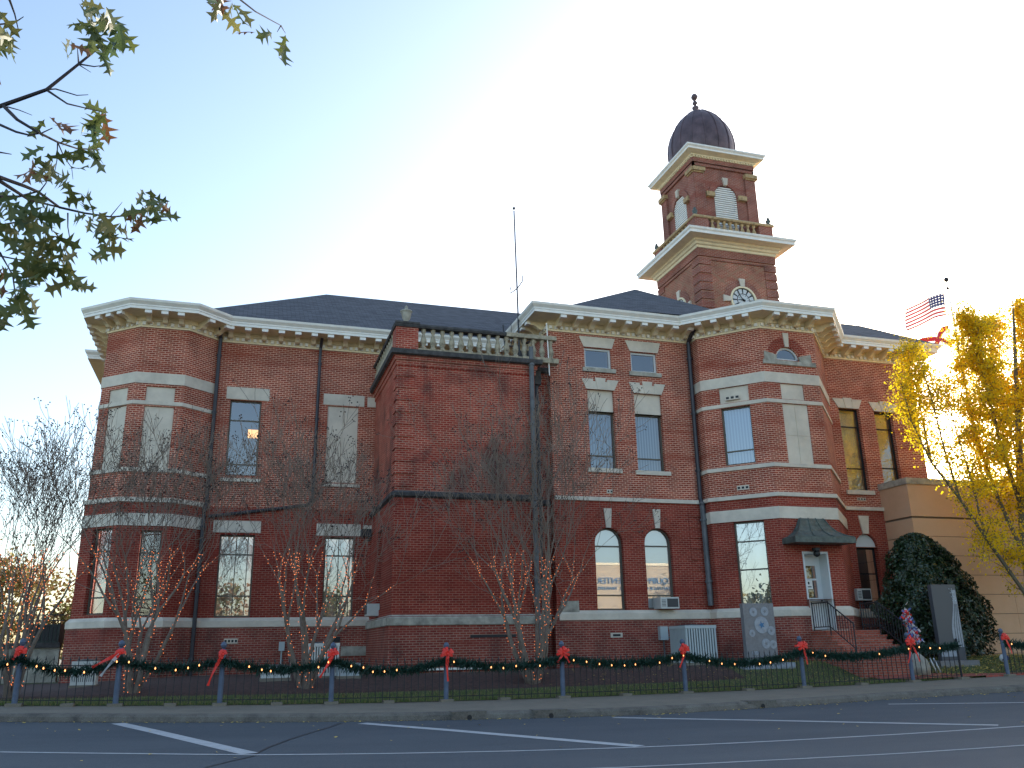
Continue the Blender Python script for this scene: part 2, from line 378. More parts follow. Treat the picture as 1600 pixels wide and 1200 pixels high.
BEIGE=ground_mat('precast_panel',[(.56,.345,.21),(.63,.395,.245),(.66,.42,.265)],.45,bump=.12,vor=.06)
BLACKM=mat('black_metal',(.012,.012,.014),.5)
LAMPM=emis('warm_ceiling_lamp',(1,.5,.13),.6)
RED=mat('flag_red',(.45,.02,.03),.8,trans=.12); FWH=mat('flag_white',(.8,.8,.8),.8,trans=.5); BLUE=mat('flag_blue',(.03,.035,.13),.8,trans=.1)
# ================================================================ COURTHOUSE
CH=thing('courthouse','red brick courthouse with stone bands, cream cornice and a domed clock tower','building',(10,30,.9))
ZW=12.88
P=[(-5.64,47),(-5.64,37.85),(-5.1,37.85),(-5.1,32.6),(-3.9,31.55),(-2.27,31.55),(-1.15,32.5),(10.45,32.5),(10.45,28.25),
   (16.33,28.25),(16.33,27.7),(18.0,26.0),(20.36,26.0),(22.6,28.4),(27.0,28.4),(27.0,47)]
(S_RS,S_RF,S_SD,S_LD,S_LF,S_RD,S_L,S_MS,S_M,S_BS,S_BD,S_BF,S_BR,S_R,S_RR)=range(15)
def faces(off):
    q=offset(P,off); return [Face(q[i],q[i+1]) for i in range(len(q)-1)]
FU,FL,FB=faces(0),faces(.06),faces(.16)
HU={i:[] for i in range(15)}; HL={i:[] for i in range(15)}; HB={i:[] for i in range(15)}
def part(name,mb,m,parent=None,label=None,smooth=False,**k):
    o=mb.build(name,m,parent or CH,smooth=smooth,**k)
    if label: o['label']=label
    return o
def lintel(F,r,m,parent,o1=.025,name='lintel'):
    b=MB(); b.fbox(F,*r,-.02,o1); return part(name,b,m,parent)
def window(F,H,u0,u1,z0,z1,rails=(),fm=None,glass=None,back='curtain',dp=.16,arch=False,fw=.055,bdepth=.22,label=None,sillr=None,lint=None,bars=()):
    fm=fm or FRAME; glass=glass or GLASS
    H.append((u0,u1,z0,z1,dp,arch)); b=MB(); uc=(u0+u1)/2; r=(u1-u0)/2; zs=z1-r
    o0,o1=-dp-.05,-dp+.02
    if arch:
        b.fbox(F,u0,u1,z0,z0+fw,o0,o1); b.fbox(F,u0,u0+fw,z0+fw,zs,o0,o1); b.fbox(F,u1-fw,u1,z0+fw,zs,o0,o1)
        k=12
        for i in range(k):
            a,c=PI*i/k,PI*(i+1)/k
            b.fprism(F,[(uc+(r-fw)*math.cos(a),zs+(r-fw)*math.sin(a)),(uc+r*math.cos(a),zs+r*math.sin(a)),(uc+r*math.cos(c),zs+r*math.sin(c)),(uc+(r-fw)*math.cos(c),zs+(r-fw)*math.sin(c))],o0,o1)
    else:
        b.fbox(F,u0,u1,z0,z0+fw,o0,o1); b.fbox(F,u0,u1,z1-fw,z1,o0,o1)
        b.fbox(F,u0,u0+fw,z0+fw,z1-fw,o0,o1); b.fbox(F,u1-fw,u1,z0+fw,z1-fw,o0,o1)
    for z in rails: b.fbox(F,u0+fw,u1-fw,z-.025,z+.025,o0+.005,o1-.01)
    for u in bars: b.fbox(F,u-.015,u+.015,z0+fw,(zs if arch else z1)-fw,o0+.012,o1-.02)
    wo=part('window',b,fm,None,label)
    g=MB(); gd=-dp-.02; e=fw*.6
    if arch: g.poly([F.pt(u0+e,z0+e,gd),F.pt(u1-e,z0+e,gd)]+[F.pt(uc+(r-e)*math.cos(PI*i/14),zs+(r-e)*math.sin(PI*i/14),gd) for i in range(15)])
    else: g.poly([F.pt(u0+e,z0+e,gd),F.pt(u1-e,z0+e,gd),F.pt(u1-e,z1-e,gd),F.pt(u0+e,z1-e,gd)])
    part('pane',g,glass,wo)
    c=MB(); d=-dp-bdepth
    mm={'curtain':CURT,'blind':BLIND,'leaf_tint':LEAF_TINT,'dark':INTR,'white':FRAME_W}[back]
    if back=='dark': d=-dp-.6
    c.poly([F.pt(u0-.1,z0-.1,d),F.pt(u1+.1,z0-.1,d),F.pt(u1+.1,z1+.1,d),F.pt(u0-.1,z1+.1,d)])
    part({'dark':'dark_backing','curtain':'curtain','blind':'blind','leaf_tint':'reflection_backing','white':'board'}[back],c,mm,wo)
    if sillr: s=MB(); s.fbox(F,*sillr,-.1,.07); part('sill',s,STONE,wo)
    if lint: lintel(F,lint,STONE,wo)
    return wo
def panel(F,H,u0,u1,z0,z1,dp=.05,mid=None,seam=True,name='infill_panel',m=None,label=None):
    H.append((u0,u1,z0,z1,dp+.02,False)); b=MB()
    us=[u0,(u0+u1)/2,u1] if seam else [u0,u1]; zs=[z0]+([mid] if mid else [])+[z1]
    for i in range(len(us)-1):
        for j in range(len(zs)-1):
            g=.006; b.fbox(F,us[i]+g,us[i+1]-g,zs[j]+g,zs[j+1]-g,-dp-.05,-dp)
    b.fbox(F,u0,u1,z0,z1,-dp-.06,-dp-.02)
    return part(name,b,m or PANEL,None,label)
# --- left wing windows
F=FU[S_L]
r=F.rect(360.5,624,401,744); z1=F.px(380,656)[1]; z2=F.px(380,725)[1]
wL=window(F,HU[S_L],*r,rails=(z1,z2),label='tall window with an orange ceiling lamp behind the glass',back='dark',sillr=F.rect(344,746.5,407,754),lint=F.rect(355,604,420.6,627))
b=MB(); lr=F.rect(388,668,405,682); b.fbox(F,lr[0],lr[1]-.02,*lr[2:],-.34,-.3); b.fbox(F,lr[0]+.1,lr[0]+.14,lr[2],lr[3],-.3,-.29)
part('ceiling_lamp',b,LAMPM,wL)
r=F.rect(512.5,634,556,755); panel(F,HU[S_L],*r,mid=None,label='boarded tall window under a stone lintel')
b=MB(); b.fbox(F,*F.rect(506,615,569,636),-.02,.025); part('lintel',b,STONE)
b=MB(); b.fbox(F,*F.rect(503,755.5,562,762),-.02,.07); part('sill',b,STONE)
b=MB(); b.fbox(F,5.55,5.88,*F.rect(587,622,590,637)[2:],-.02,.025); part('lintel',b,STONE)
F=FL[S_L]
for (a,bb,c,d,l0,l1,l2,l3,rz,rz2) in((344,835,390,964,334,813,407,833,866,931),(508,839,550.5,965,495,818,563,838,868,931.5)):
    r=F.rect(a,bb,c,d); z1=F.px(365,rz)[1] if a<400 else F.px(530,rz)[1]; z2=F.px(365 if a<400 else 530,rz2)[1]
    u=(r[0]+r[1])/2
    window(F,HL[S_L],*r,rails=(z1,z2),back='blind',lint=F.rect(l0,l1,l2,l3),glass=GLASS_L,bars=(u-.02,u+.38))
b=MB(); b.fbox(F,5.5,5.95,*F.rect(582,821,586,839)[2:],-.02,.03); part('lintel',b,STONE)
# --- left bay
for si,t0,t1,l0,l1 in((S_LD,(171,610,197,633),(168.5,638,186,735),(146,827,160,960),None),(S_LF,(229,603,272,629),(226,634,262.5,733),(221,828,240.5,963),None)):
    F=FU[si]; panel(F,HU[si],*F.rect(*t0),seam=False); r=F.rect(*t1); panel(F,HU[si],*r,mid=r[2]+(r[3]-r[2])*.45)
    F=FL[si]; r=F.rect(*l0); r=(r[0],max(r[1],r[0]+.62),r[2],r[3])
    window(F,HL[si],*r,rails=(r[2]+.55,r[3]-.75),back='blind' if si==S_LD else 'dark',glass=GLASS_L if si==S_LD else GLASS)
# --- middle block
F=FU[S_M]
def keylintel(F,tl,tr,bl,br,parent,key=True):
    (u0,z0),(u1,z1),(u2,z2),(u3,z3)=[F.px(*q) for q in(tl,tr,bl,br)]
    zt,zb=(z0+z1)/2,(z2+z3)/2; b=MB(); uc=(u0+u1)/2; h=zt-zb
    if not key: b.fprism(F,[(u2,zb),(u3,zb),(u1,zt),(u0,zt)],-.02,.03)
    else:
        b.fprism(F,[(u2,zb),(u2+.30,zb),(u2+.27,zt),(u0,zt)],-.02,.035)
        b.fprism(F,[(u3-.30,zb),(u3,zb),(u1,zt),(u3-.27,zt)],-.02,.035)
        b.fprism(F,[(u2+.3,zb),(uc-.13,zb),(uc-.17,zt-h*.22),(u2+.28,zt-h*.22)],-.02,.03)
        b.fprism(F,[(uc+.13,zb),(u3-.3,zb),(u3-.28,zt-h*.22),(uc+.17,zt-h*.22)],-.02,.03)
        b.fprism(F,[(uc-.13,zb),(uc+.13,zb),(uc+.21,zt+h*.12),(uc-.21,zt+h*.12)],-.02,.055)
    return part('lintel',b,STONE,parent)
for i,(q,lt,sl_) in enumerate((((912.5,542.5,955.6,577.5),((904,525.3),(960,529.6),(911.6,542),(955.6,545)),(908,573.5,964,583)),
                  ((984.7,551,1027,584),((976,532),(1030.6,536.6),(983.75,548.75),(1027,552.5)),(982.8,581.6,1035,589.5)))):
    r=list(F.rect(*q)); zb=F.px(*lt[2])[1]; r[3]=(F.px(*lt[2])[1]+F.px(*lt[3])[1])/2-.02
    wo=window(F,HU[S_M],*r,fm=FRAME_W,fw=.075,back='dark',glass=GLASS,dp=.1,label='small white framed clerestory window')
    keylintel(F,*lt,wo,key=False)
    s=F.rect(*sl_); zc=(F.px(sl_[0],sl_[1])[1]+F.px(sl_[2],sl_[3]-3)[1])/2; b=MB(); b.fbox(F,r[0]-.1,r[1]+.14,r[2]-.16,r[2],-.1,.08); part('sill',b,STONE_W,wo)
for q,lt,pz,rz in(((917.5,609,965,733),((908.4,591),(966,595),(916,607.4),(959.4,610.6)),643,711),((990,615,1041,737.5),((982,597.5),(1038.5,601),(989.5,614),(1033,617)),647.5,716)):
    r=list(F.rect(*q)); r[3]=(F.px(*lt[2])[1]+F.px(*lt[3])[1])/2
    zp=F.px(q[0]+20,pz)[1]; zq=F.px(q[0]+25,rz)[1]
    wo=window(F,HU[S_M],r[0],r[1],r[2],zp,rails=(zq,),back='curtain',dp=.18)
    panel(F,HU[S_M],r[0],r[1],zp,r[3],dp=.1,seam=False,label='blank white panel above the window')
    keylintel(F,*lt,wo)
    b=MB(); b.fbox(F,r[0]-.12,r[1]+.16,r[2]-.15,r[2],-.1,.08); part('sill',b,STONE,wo)
F=FL[S_M]
for q,cr_ in(((931,0,979.5,953),824.7),((1009.5,0,1055.5,951.5),825.6)):
    u0=F.px(929.5 if q[0]<950 else 1007.3,850)[0]; u1=F.px(973.4 if q[0]<950 else 1049.6,850)[0]
    zc=F.px((q[0]+q[2])/2,cr_)[1]; z0=F.px(q[2],q[3])[1]
    zt=F.px(q[0]+20,853)[1]; zm=F.px(q[0]+25,930)[1]
    wo=window(F,HL[S_M],u0,u1,z0,zc,rails=(zt,zm),arch=True,back='white',dp=.17,glass=GLASS_L,bdepth=.12,label='round-headed window mirroring the street')
    uc=(u0+u1)/2; b=MB(); b.fprism(F,[(uc-.09,zc),(uc+.09,zc),(uc+.15,zc+.68),(uc-.15,zc+.68)],-.02,.05); part('keystone',b,STONE,wo)
    # brick voussoirs
    rr=(u1-u0)/2; zs=zc-rr
    for s in(-1,1):
        b=MB()
        for k in range(7):
            a=PI/2-s*(.36+k*.13); w_=.045
            pa=[(uc+math.cos(a+t)*R_,zs+math.sin(a+t)*R_) for R_,t in((rr+.02,-w_),(rr+.52,-w_),(rr+.52,w_),(rr+.02,w_))]
            b.fprism(F,pa,-.01,.018)
        part('voussoirs',b,B_LOW,wo)
b=MB(); b.fbox(F,*F.rect(875.5,939,904,957.5),-.02,.08); part('stone_block',b,STONE_W)
for ua,ub in((0,.16),(5.25,F.len)):   # rusticated courses
    b=MB()
    for k in range(9):
        z=2.95+k*.39
        if z+.32>6.4: break
        b.fbox(F,ua,ub,z,z+.33,-.01,.03)
    part('quoins',b,B_LOW)
# --- bay windows
F=FU[S_BD]
r=F.rect(1122.75,609.4,1170.6,625); zz=(9.999,10.76)
panel(F,HU[S_BD],r[0],r[1],10.16,10.76,dp=.06,seam=False)
r=F.rect(1126,639,1181,722.5); zr_=F.px(1158,703)[1]
window(F,HU[S_BD],r[0],r[1],7.82,9.98,rails=(zr_,),back='curtain',dp=.14,label='tall window on the slanted face of the bay')
F=FU[S_BF]
r=F.rect(1219,599.4,1258,625.7); panel(F,HU[S_BF],r[0],r[1],10.16,10.76,dp=.05,seam=False)
r=F.rect(1222,630,1273,723.4); panel(F,HU[S_BF],r[0],r[1],7.76,9.99,dp=.05,mid=8.8)
# half round window
uc=(F.px(1213,561)[0]+F.px(1248.75,566)[0])/2; rr=.52; zs=(F.px(1231,563)[1]); 
wo=window(F,HU[S_BF],uc-rr,uc+rr,zs,zs+rr,arch=True,fm=FRAME_W,fw=.07,back='dark',dp=.1,label='half-round window with a keystone')
b=MB(); b.fbox(F,F.px(1191,566)[0]+.03,F.px(1275,575)[0]-.03,zs-.2,zs-.04,-.05,.06); part('sill',b,STONE_W,wo)
b=MB(); b.fprism(F,[(uc-.08,zs+rr),(uc+.08,zs+rr),(uc+.12,zs+rr+.55),(uc-.12,zs+rr+.55)],-.02,.05); part('keystone',b,STONE,wo)
for s in(-1,1): b=MB(); b.fprism(F,[(uc+s*rr,zs-.04),(uc+s*(rr+.5),zs-.04),(uc+s*(rr+.48),zs+.28),(uc+s*(rr-.04),zs+.16)][::s],-.02,.05); part('springer',b,STONE_W,wo)
for s in(-1,1):
    b=MB()
    for k in range(8):
        a=PI/2-s*(.22+k*.13); w_=.05
        b.fprism(F,[(uc+math.cos(a+t)*R_,zs+math.sin(a+t)*R_) for R_,t in((rr+.02,-w_),(rr+.38,-w_),(rr+.38,w_),(rr+.02,w_))],-.01,.02)
    part('voussoirs',b,B_LOW,wo)
F=FL[S_BD]
r=F.rect(1145.6,817,1207,944); window(F,HL[S_BD],r[0],r[1],2.78,5.74,rails=(F.px(1175,845)[1],F.px(1182,889)[1]),back='blind',glass=GLASS_L,dp=.14)
# --- right wing
F=FU[S_R]
for q,lt,ra,rb in(((1310,638,1357.5,748.75),((1299.7,622),(1345.4,625.7),(1309.6,636.8),(1341,639.4)),666,731),((1365.3,643.4,1409.7,752),((1356,627.5),(1402,632),(1365,642),(1397,645.5)),670,731)):
    r=list(F.rect(*q)); r[3]=(F.px(*lt[2])[1]+F.px(*lt[3])[1])/2; r[2]=7.35
    wo=window(F,HU[S_R],*r,rails=(F.px(q[0]+22,ra)[1],F.px(q[0]+30,rb)[1]),back='leaf_tint',dp=.18,fm=BLACKM,label='tall window with reflected yellow leaves coloured into its backing')
    keylintel(F,*lt,wo)
    b=MB(); b.fbox(F,r[0]-.15,r[1]+.15,r[2]-.17,r[2],-.1,.08); part('sill',b,STONE,wo)
F=FL[S_R]
u0,u1=F.px(1337.5,854)[0],F.px(1371.6,854)[0]; zb=F.px(1354,854.6)[1]; rr=(u1-u0)/2
wo=window(F,HL[S_R],u0,u1,2.8,zb-.02,rails=(4.1,),back='dark',dp=.25,fm=BLACKM,label='dark tall window under a white half-round panel')
HL[S_R].append((u0,u1,zb,zb+rr,.2,True)); b=MB()
b.fprism(F,[(u0,zb-.02),(u1,zb-.02)]+[((u0+u1)/2+rr*math.cos(PI*i/12),zb+rr*math.sin(PI*i/12)) for i in range(13)],-.22,-.14); part('tympanum',b,FRAME_W,wo)
uc=(u0+u1)/2; b=MB(); b.fprism(F,[(uc-.13,zb+rr),(uc+.13,zb+rr),(uc+.24,zb+rr+.7),(uc-.24,zb+rr+.7)],-.02,.05); part('keystone',b,STONE,wo)
# --- door
F=FL[S_BF]; du0=F.px(1252.8,862)[0]; du1=F.px(1308,984)[0]-.02; dz0,dz1=1.97,F.px(1275,862)[1]
HL[S_BF].append((du0,du1,2.0,dz1,.5,False)); 
FBf=FB[S_BF]; db0,db1=du0+.1*0+ (F.p-FBf.p).dot(F.d), du1+(F.p-FBf.p).dot(F.d)
HB[S_BF].append((db0,db1,dz0,3,.5,False))
dr=thing('x','','',(0,0,0)); bpy.data.objects.remove(dr)
b=MB(); b.fbox(F,du0,du0+.06,dz0,dz1,-.5,.03); b.fbox(F,du1-.06,du1,dz0,dz1,-.5,.03); b.fbox(F,du0+.06,du1-.06,dz1-.07,dz1,-.5,.03)
b.fbox(F,du0+.06,du1-.06,dz1-.32,dz1-.07,-.5,-.42)
s0,s1=du0+.06,du1-.06; g0,g1=s0+.2,s1-.2; gz0,gz1=dz0+1.1,dz1-.45
door=None
def slab(b):
    b.fbox(F,s0,g0,dz0,dz1-.32,-.47,-.42); b.fbox(F,g1,s1,dz0,dz1-.32,-.47,-.42)
    b.fbox(F,g0,g1,dz0,gz0,-.47,-.42); b.fbox(F,g0,g1,gz1,dz1-.32,-.47,-.42); b.fbox(F,g0,g1,(gz0+gz1)/2+.05,(gz0+gz1)/2+.11,-.46,-.425)
slab(b); door=part('door',b,FRAME_W,None,'white glazed entrance door in a deep white frame')
b=MB(); b.poly([F.pt(g0,gz0,-.445),F.pt(g1,gz0,-.445),F.pt(g1,gz1,-.445),F.pt(g0,gz1,-.445)]); part('pane',b,GLASS,door)
b=MB(); b.fbox(F,g0-.3,g1+.3,gz0-.5,gz1+.3,-1.05,-1.0); part('dark_backing',b,INTR,door)
b=MB(); b.fbox(F,g0+.03,g0+.34,gz0+.3,gz0+.64,-.44,-.435); part('paper_notice',b,WHITE,door)
b=MB(); zq=gz0+.36; b.fbox(F,g0+.08,g0+.29,zq,zq+.035,-.4345,-.4335); b.lathe(F.pt(g0+.185,zq+.09,-.434),[(.001,0),(.03,.03),(.03,.08),(.001,.11)],8); part('notice_print',b,BLACKM,door)
b=MB(); b.tube([F.pt(s1-.1,dz0+1.0,-.42),F.pt(s1-.1,dz0+1.0,-.36)],.03,8); part('handle',b,PIPE2,door)
# --- build the walls
b=MB()
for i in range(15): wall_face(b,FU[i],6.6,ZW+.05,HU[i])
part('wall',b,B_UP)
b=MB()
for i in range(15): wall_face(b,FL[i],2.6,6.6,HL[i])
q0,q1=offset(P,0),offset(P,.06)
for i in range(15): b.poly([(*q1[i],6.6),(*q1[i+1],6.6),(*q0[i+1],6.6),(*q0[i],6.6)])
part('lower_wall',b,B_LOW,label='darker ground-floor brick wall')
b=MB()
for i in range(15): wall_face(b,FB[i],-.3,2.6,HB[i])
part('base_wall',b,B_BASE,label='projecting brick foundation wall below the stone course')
# --- stone courses
BR=[(16.33,28.25),(16.33,27.7),(18.0,26.0),(20.36,26.0),(22.6,28.4)]
LBp=[(-5.1,37),(-5.1,32.6),(-3.9,31.55),(-2.27,31.55),(-1.27,32.4)]
def course(path,z0,z1,o,name='stone_band',m=None,base=-.01):
    b=MB(); b.sweep(path,[(base,z0),(o,z0),(o,z1-.01),(o-.012,z1),(base,z1)],caps=True); return part(name,b,m or STONE)
for pth in(BR,LBp):
    course(pth,10.77,11.17,.03); course(pth,10.0,10.14,.035); course(pth,7.61,7.75,.06); course(pth,5.76,6.18,.09,base=.03)
course(LBp,6.56,6.71,.12); course(P[8:15],6.54,6.68,.13)
qd=[tuple(FB[S_BF].pt(db0,0))[:2],tuple(FB[S_BF].pt(db1,0))[:2]]
dl=(P[11][0]+du0-(Vector(P[11])-F.p).dot(F.d)*0,26.0); 
xl=F.pt(du0,0).x; xr=F.pt(du1,0).x
for pth in(P[2:8],P[8:12]+[(xl,26.0)],[(xr,26.0)]+P[12:15]):
    b=MB(); b.sweep(pth,[(.04,2.44),(.17,2.44),(.19,2.46),(.19,2.66),(.08,2.77),(.04,2.77)],caps=True); part('water_table',b,STONE)
# --- cornice
b=MB(); b.mi=1
b.sweep(P,[(0,12.86),(.05,12.86),(.05,13.08),(.1,13.1),(.1,13.15),(.07,13.15),(.07,13.24),(.82,13.26)]); b.mi=0
b.sweep(P,[(.82,13.26),(.82,13.36),(.84,13.37),(.84,13.42),(.93,13.52),(.95,13.6),(.3,13.63)])  # fascia coloured whiter than the soffit for the sky it faces
b.mi=0
for i in range(1,15):
    q=offset(P,.05); Fd=Face(q[i],q[i+1]); Ln=min(Fd.len,16) if i not in(14,) else 3
    n=int(Ln/.21); off=(Fd.len-Ln) if i==0 else 0
    for k in range(n):
        u=(k+.5)*Ln/n+off; b.fbox(Fd,u-.055,u+.055,12.93,13.05,-.01,.065)
corn=part('cornice',b,[WHITE,CREAM])
def bracket_mesh():
    b=MB(); w2=.085
    prof=[(.07,13.255),(.70,13.255),(.70,13.19),(.62,13.13),(.5,13.12),(.38,13.06),(.3,12.99),(.2,12.96),(.1,13.0),(.07,13.02)]
    for s in(-w2,w2): b.poly([(s,-o,z-13.2) for o,z in prof])
    for k in range(len(prof)):
        a,c=prof[k],prof[(k+1)%len(prof)]; b.poly([(-w2,-a[0],a[1]-13.2),(w2,-a[0],a[1]-13.2),(w2,-c[0],c[1]-13.2),(-w2,-c[0],c[1]-13.2)])
    b.mi=1; b.abox(-w2-.03,w2+.03,-.79,-.64,-.06,.05)
    return b
ORG['tmp']=Vector((0,0,0))
bm0=bracket_mesh().build('bracket',[CREAM,WHITE],None,origin=(0,0,0)); first=True
for i in range(2,14):
    Fd=FU[i]; L0,L1=0,Fd.len
    if i==S_SD: L0=0
    elif i==S_BS: continue
    n=max(1,round((L1-L0)/.62))
    for k in range(n):
        u=L0+(k+.5)*(L1-L0)/n
        pt=Fd.pt(u,13.2)
        o=bm0 if first else link(bm0.copy()); first=False
        o.parent=corn; o.location=pt-ORG[CH.name]; o.rotation_euler=(0,0,math.atan2(Fd.d.y,Fd.d.x))
# --- roofs
b=MB(); E0=13.62
P1=(3.08,38,17.53); P1b=(27,38,17.53)
b.poly([(-2.62,31.72,E0),(20,31.72,E0),(20,38,17.55),P1]); b.poly([P1,(-5.2,34.5,E0),(-2.62,31.72,E0)]); b.poly([P1,(-5.2,46,E0),(-5.2,34.5,E0)])
b.poly([P1,(20,38,17.55),(20,46.5,E0),(-5.2,46.5,E0)])
P2=(16.0,32.0,16.72)
b.poly([(11.0,27.42,E0),(18.8,27.1,E0),P2]); b.poly([(11,27.42,E0),P2,(9.6,29.2,E0)]); b.poly([(9.6,29.2,E0),P2,(16,37,16.72),(9.6,37,E0)])
b.poly([P2,(18.8,27.1,E0),(22.2,29.5,E0),(22,37,E0+.5),(16,37,16.72)])
Q1=(20,30.2,15.35); Q2=(26.1,30,15.22)
b.poly([(21.5,27.5,E0),(27.85,27.5,E0),Q2,Q1]); b.poly([(27.85,27.5,E0),(27.85,46,E0),(26.1,44,15.2),Q2]); b.poly([Q1,Q2,(26.1,44,15.2),(20,44,15.4)])
roof=part('roof',b,SHING)
b=MB(); q=offset(P,.9)
b.poly([(*p,13.61) for p in q][2:]); part('roof_deck',b,GRIME)
# --- annex (brick vault block in front of the left wing)
AP=[(4.72,32.5),(4.72,27.7),(9.65,27.7),(9.65,28.55),(10.46,28.55)]
def apf(o): q=offset(AP,o); return [Face(q[i],q[i+1]) for i in range(4)]
AU,AL,AB=apf(0),apf(.03),apf(.12)
b=MB()
hs=[]; Fa=AL[0]
for Fx in AU: wall_face(b,Fx,6.5,11.42)
up_=part('annex_wall',b,B_ANX,label='stained dark red brick upper wall of the annex')
b=MB(); aw=(1.7,2.6,2.9,5.6,.15,False)
for i,Fx in enumerate(AL): wall_face(b,Fx,2.6,6.5,[aw] if i==0 else [])
part('annex_wall',b,B_LOW)
b=MB(); b.fbox(AL[0],1.7,2.6,2.9,5.6,-.2,-.14); part('window',b,GLASS,None,'narrow dark window on the side of the annex')
b=MB()
for i,Fx in enumerate(AB): wall_face(b,Fx,-.3,2.6)
part('annex_base',b,B_BASE)
b=MB(); b.sweep(AP,[(0,2.32),(.14,2.32),(.16,2.34),(.16,2.55),(.05,2.65),(0,2.65)]); part('water_table',b,STONE_W)
b=MB(); b.sweep(AP,[(0,6.32),(.05,6.36),(.13,6.4),(.14,6.5),(.02,6.58),(-.02,6.58)]); part('ledge',b,GRIME,label='soot-black string ledge')
b=MB(); b.mi=1; b.sweep(AP,[(0,10.86),(.04,10.9),(.04,11.05),(.09,11.08),(.09,11.2),(.14,11.22)]); b.mi=0
b.sweep(AP,[(.14,11.22),(.24,11.26),(.25,11.42),(-.5,11.44)]); part('ledge',b,[GRIME,B_ANX],label='soot-black parapet ledge')
b=MB()   # quoins on the annex corner
for k in range(10):
    z=6.72+k*.42
    if z+.33>10.85: break
    b.fbox(AU[1],-.035,.62,z,z+.33,-.01,.035); b.fbox(AU[0],AU[0].len-.5,AU[0].len-.0,z,z+.33,-.01,.035)
part('quoins',b,B_ANX)
b=MB(); b.poly([(4.72,27.7,11.40),(9.65,27.7,11.4),(9.65,28.5,11.4),(10.45,28.5,11.4),(10.45,32.5,11.4),(4.72,32.5,11.4)]); part('annex_roof',b,GRIME)
# balustrade
BZ0,BZ1=11.44,12.28
bal=MB(); bal.mi=1
bal.abox(4.64,5.42,27.62,28.3,BZ0,BZ1-.02)
bal.mi=0
bal.sweep([(4.72,32.45),(4.72,27.7),(8.6,27.7)],[(-.2,BZ1-.02),(.12,BZ1-.02),(.15,BZ1+.05),(.12,BZ1+.12),(-.2,BZ1+.12),(-.2,BZ1-.02)],caps=True)
bal.abox(4.6,5.46,27.54,28.34,BZ1+.1,BZ1+.17)
bal.mi=2
bal.abox(8.6,10.5,27.58,27.85,BZ1-.03,BZ1+.12); bal.abox(9.2,10.55,27.55,27.88,BZ0-.08,BZ0+.1); bal.abox(5.42,9.2,27.62,27.84,BZ0,BZ0+.09)
balo=part('balustrade',bal,[GRIME,B_ANX,BAL])
pb=MB(); pb.lathe((0,0,0),[(.1,0),(.1,.07),(.06,.1),(.1,.2),(.115,.28),(.09,.4),(.055,.52),(.05,.58),(.08,.62),(.09,.74)],10)
pb0=pb.build('baluster',BAL,None,origin=(0,0,0),smooth=True); first=True
bl=[(5.62+k*.335,27.72) for k in range(15)]+[(4.72,28.55+k*.36) for k in range(11)]
for x,y in bl:
    o=pb0 if first else link(pb0.copy()); first=False; o.parent=balo; o.location=Vector((x,y,BZ0+.08))-ORG[CH.name]; o.rotation_euler=(0,0,random.random())
b=MB(); ux,uy,uz=5.05,28.0,BZ1+.17
b.lathe((ux,uy,uz),[(.14,0),(.14,.04),(.05,.09),(.06,.13),(.15,.3),(.18,.45),(.19,.5),(.22,.52),(.2,.56),(.08,.6),(.05,.66),(.06,.7),(.02,.76)],12)
part('urn',b,STONE_W,balo,'weathered stone urn on the corner pier',smooth=True)
# caulked footing and slot
b=MB(); b.abox(5.6,9.4,27.42,27.5,.98,1.04); part('footing_flashing',b,WHITE)
b=MB(); b.fbox(AB[1],*AB[1].rect(735,992,806,995.5),-.05,.012); part('slot',b,BLACKM)
# --- downspouts & conduits
def pipe(pts,r,m,name='downspout',n=8,label=None,straps=True):
    b=MB(); b.tube(pts,r,n)
    if straps:
        for i in range(len(pts)-1):
            a,c=Vector(pts[i]),Vector(pts[i+1])
            if abs((c-a).normalized().z)>.9:
                for k in range(int((c-a).length/2.2)+1):
                    q=a.lerp(c,min(1,(k+.3)*2.2/(c-a).length)); b.tube([q-Vector((0,0,.04)),q+Vector((0,0,.04))],r*1.35,n)
    return part(name,b,m,label=label)
pipe([(-1.22,31.9,13.2),(-1.2,32.25,12.9),(-1.2,32.28,6.7),(-1.25,32.15,6.5),(-1.25,32.1,.8)],.07,PIPE)
pipe([(2.52,32.1,13.2),(2.5,32.38,12.9),(2.48,32.38,6.95),(2.3,32.36,6.75),(-1.1,32.34,6.25)],.06,PIPE)
pipe([(16.18,27.6,13.2),(16.18,28.1,12.85),(16.16,28.12,6.75),(16.16,28.02,6.5)],.085,PIPE)
pipe([(16.16,28.02,6.6),(16.16,28.0,2.9)],.10,PIPE2,label='grey lower length of the downspout')
pipe([(9.5,27.56,11.9),(9.5,27.56,.8)],.09,PIPE2,'conduit')
pipe([(9.92,28.2,11.1),(9.92,28.3,10.7),(9.92,28.3,.8)],.085,PIPE,'conduit')
b=MB(); b.abox(9.8,10.05,28.1,28.5,10.7,11.2); part('rainwater_head',b,GRIME)
b=MB(); b.tube([(10.15,27.62,12.9),(10.2,27.62,10.9)],.022,6); part('vent_pipe',b,WHITE)
pipe([(5.6,32.25,5.6),(5.6,32.25,2.9)],.05,PIPE2,'conduit')
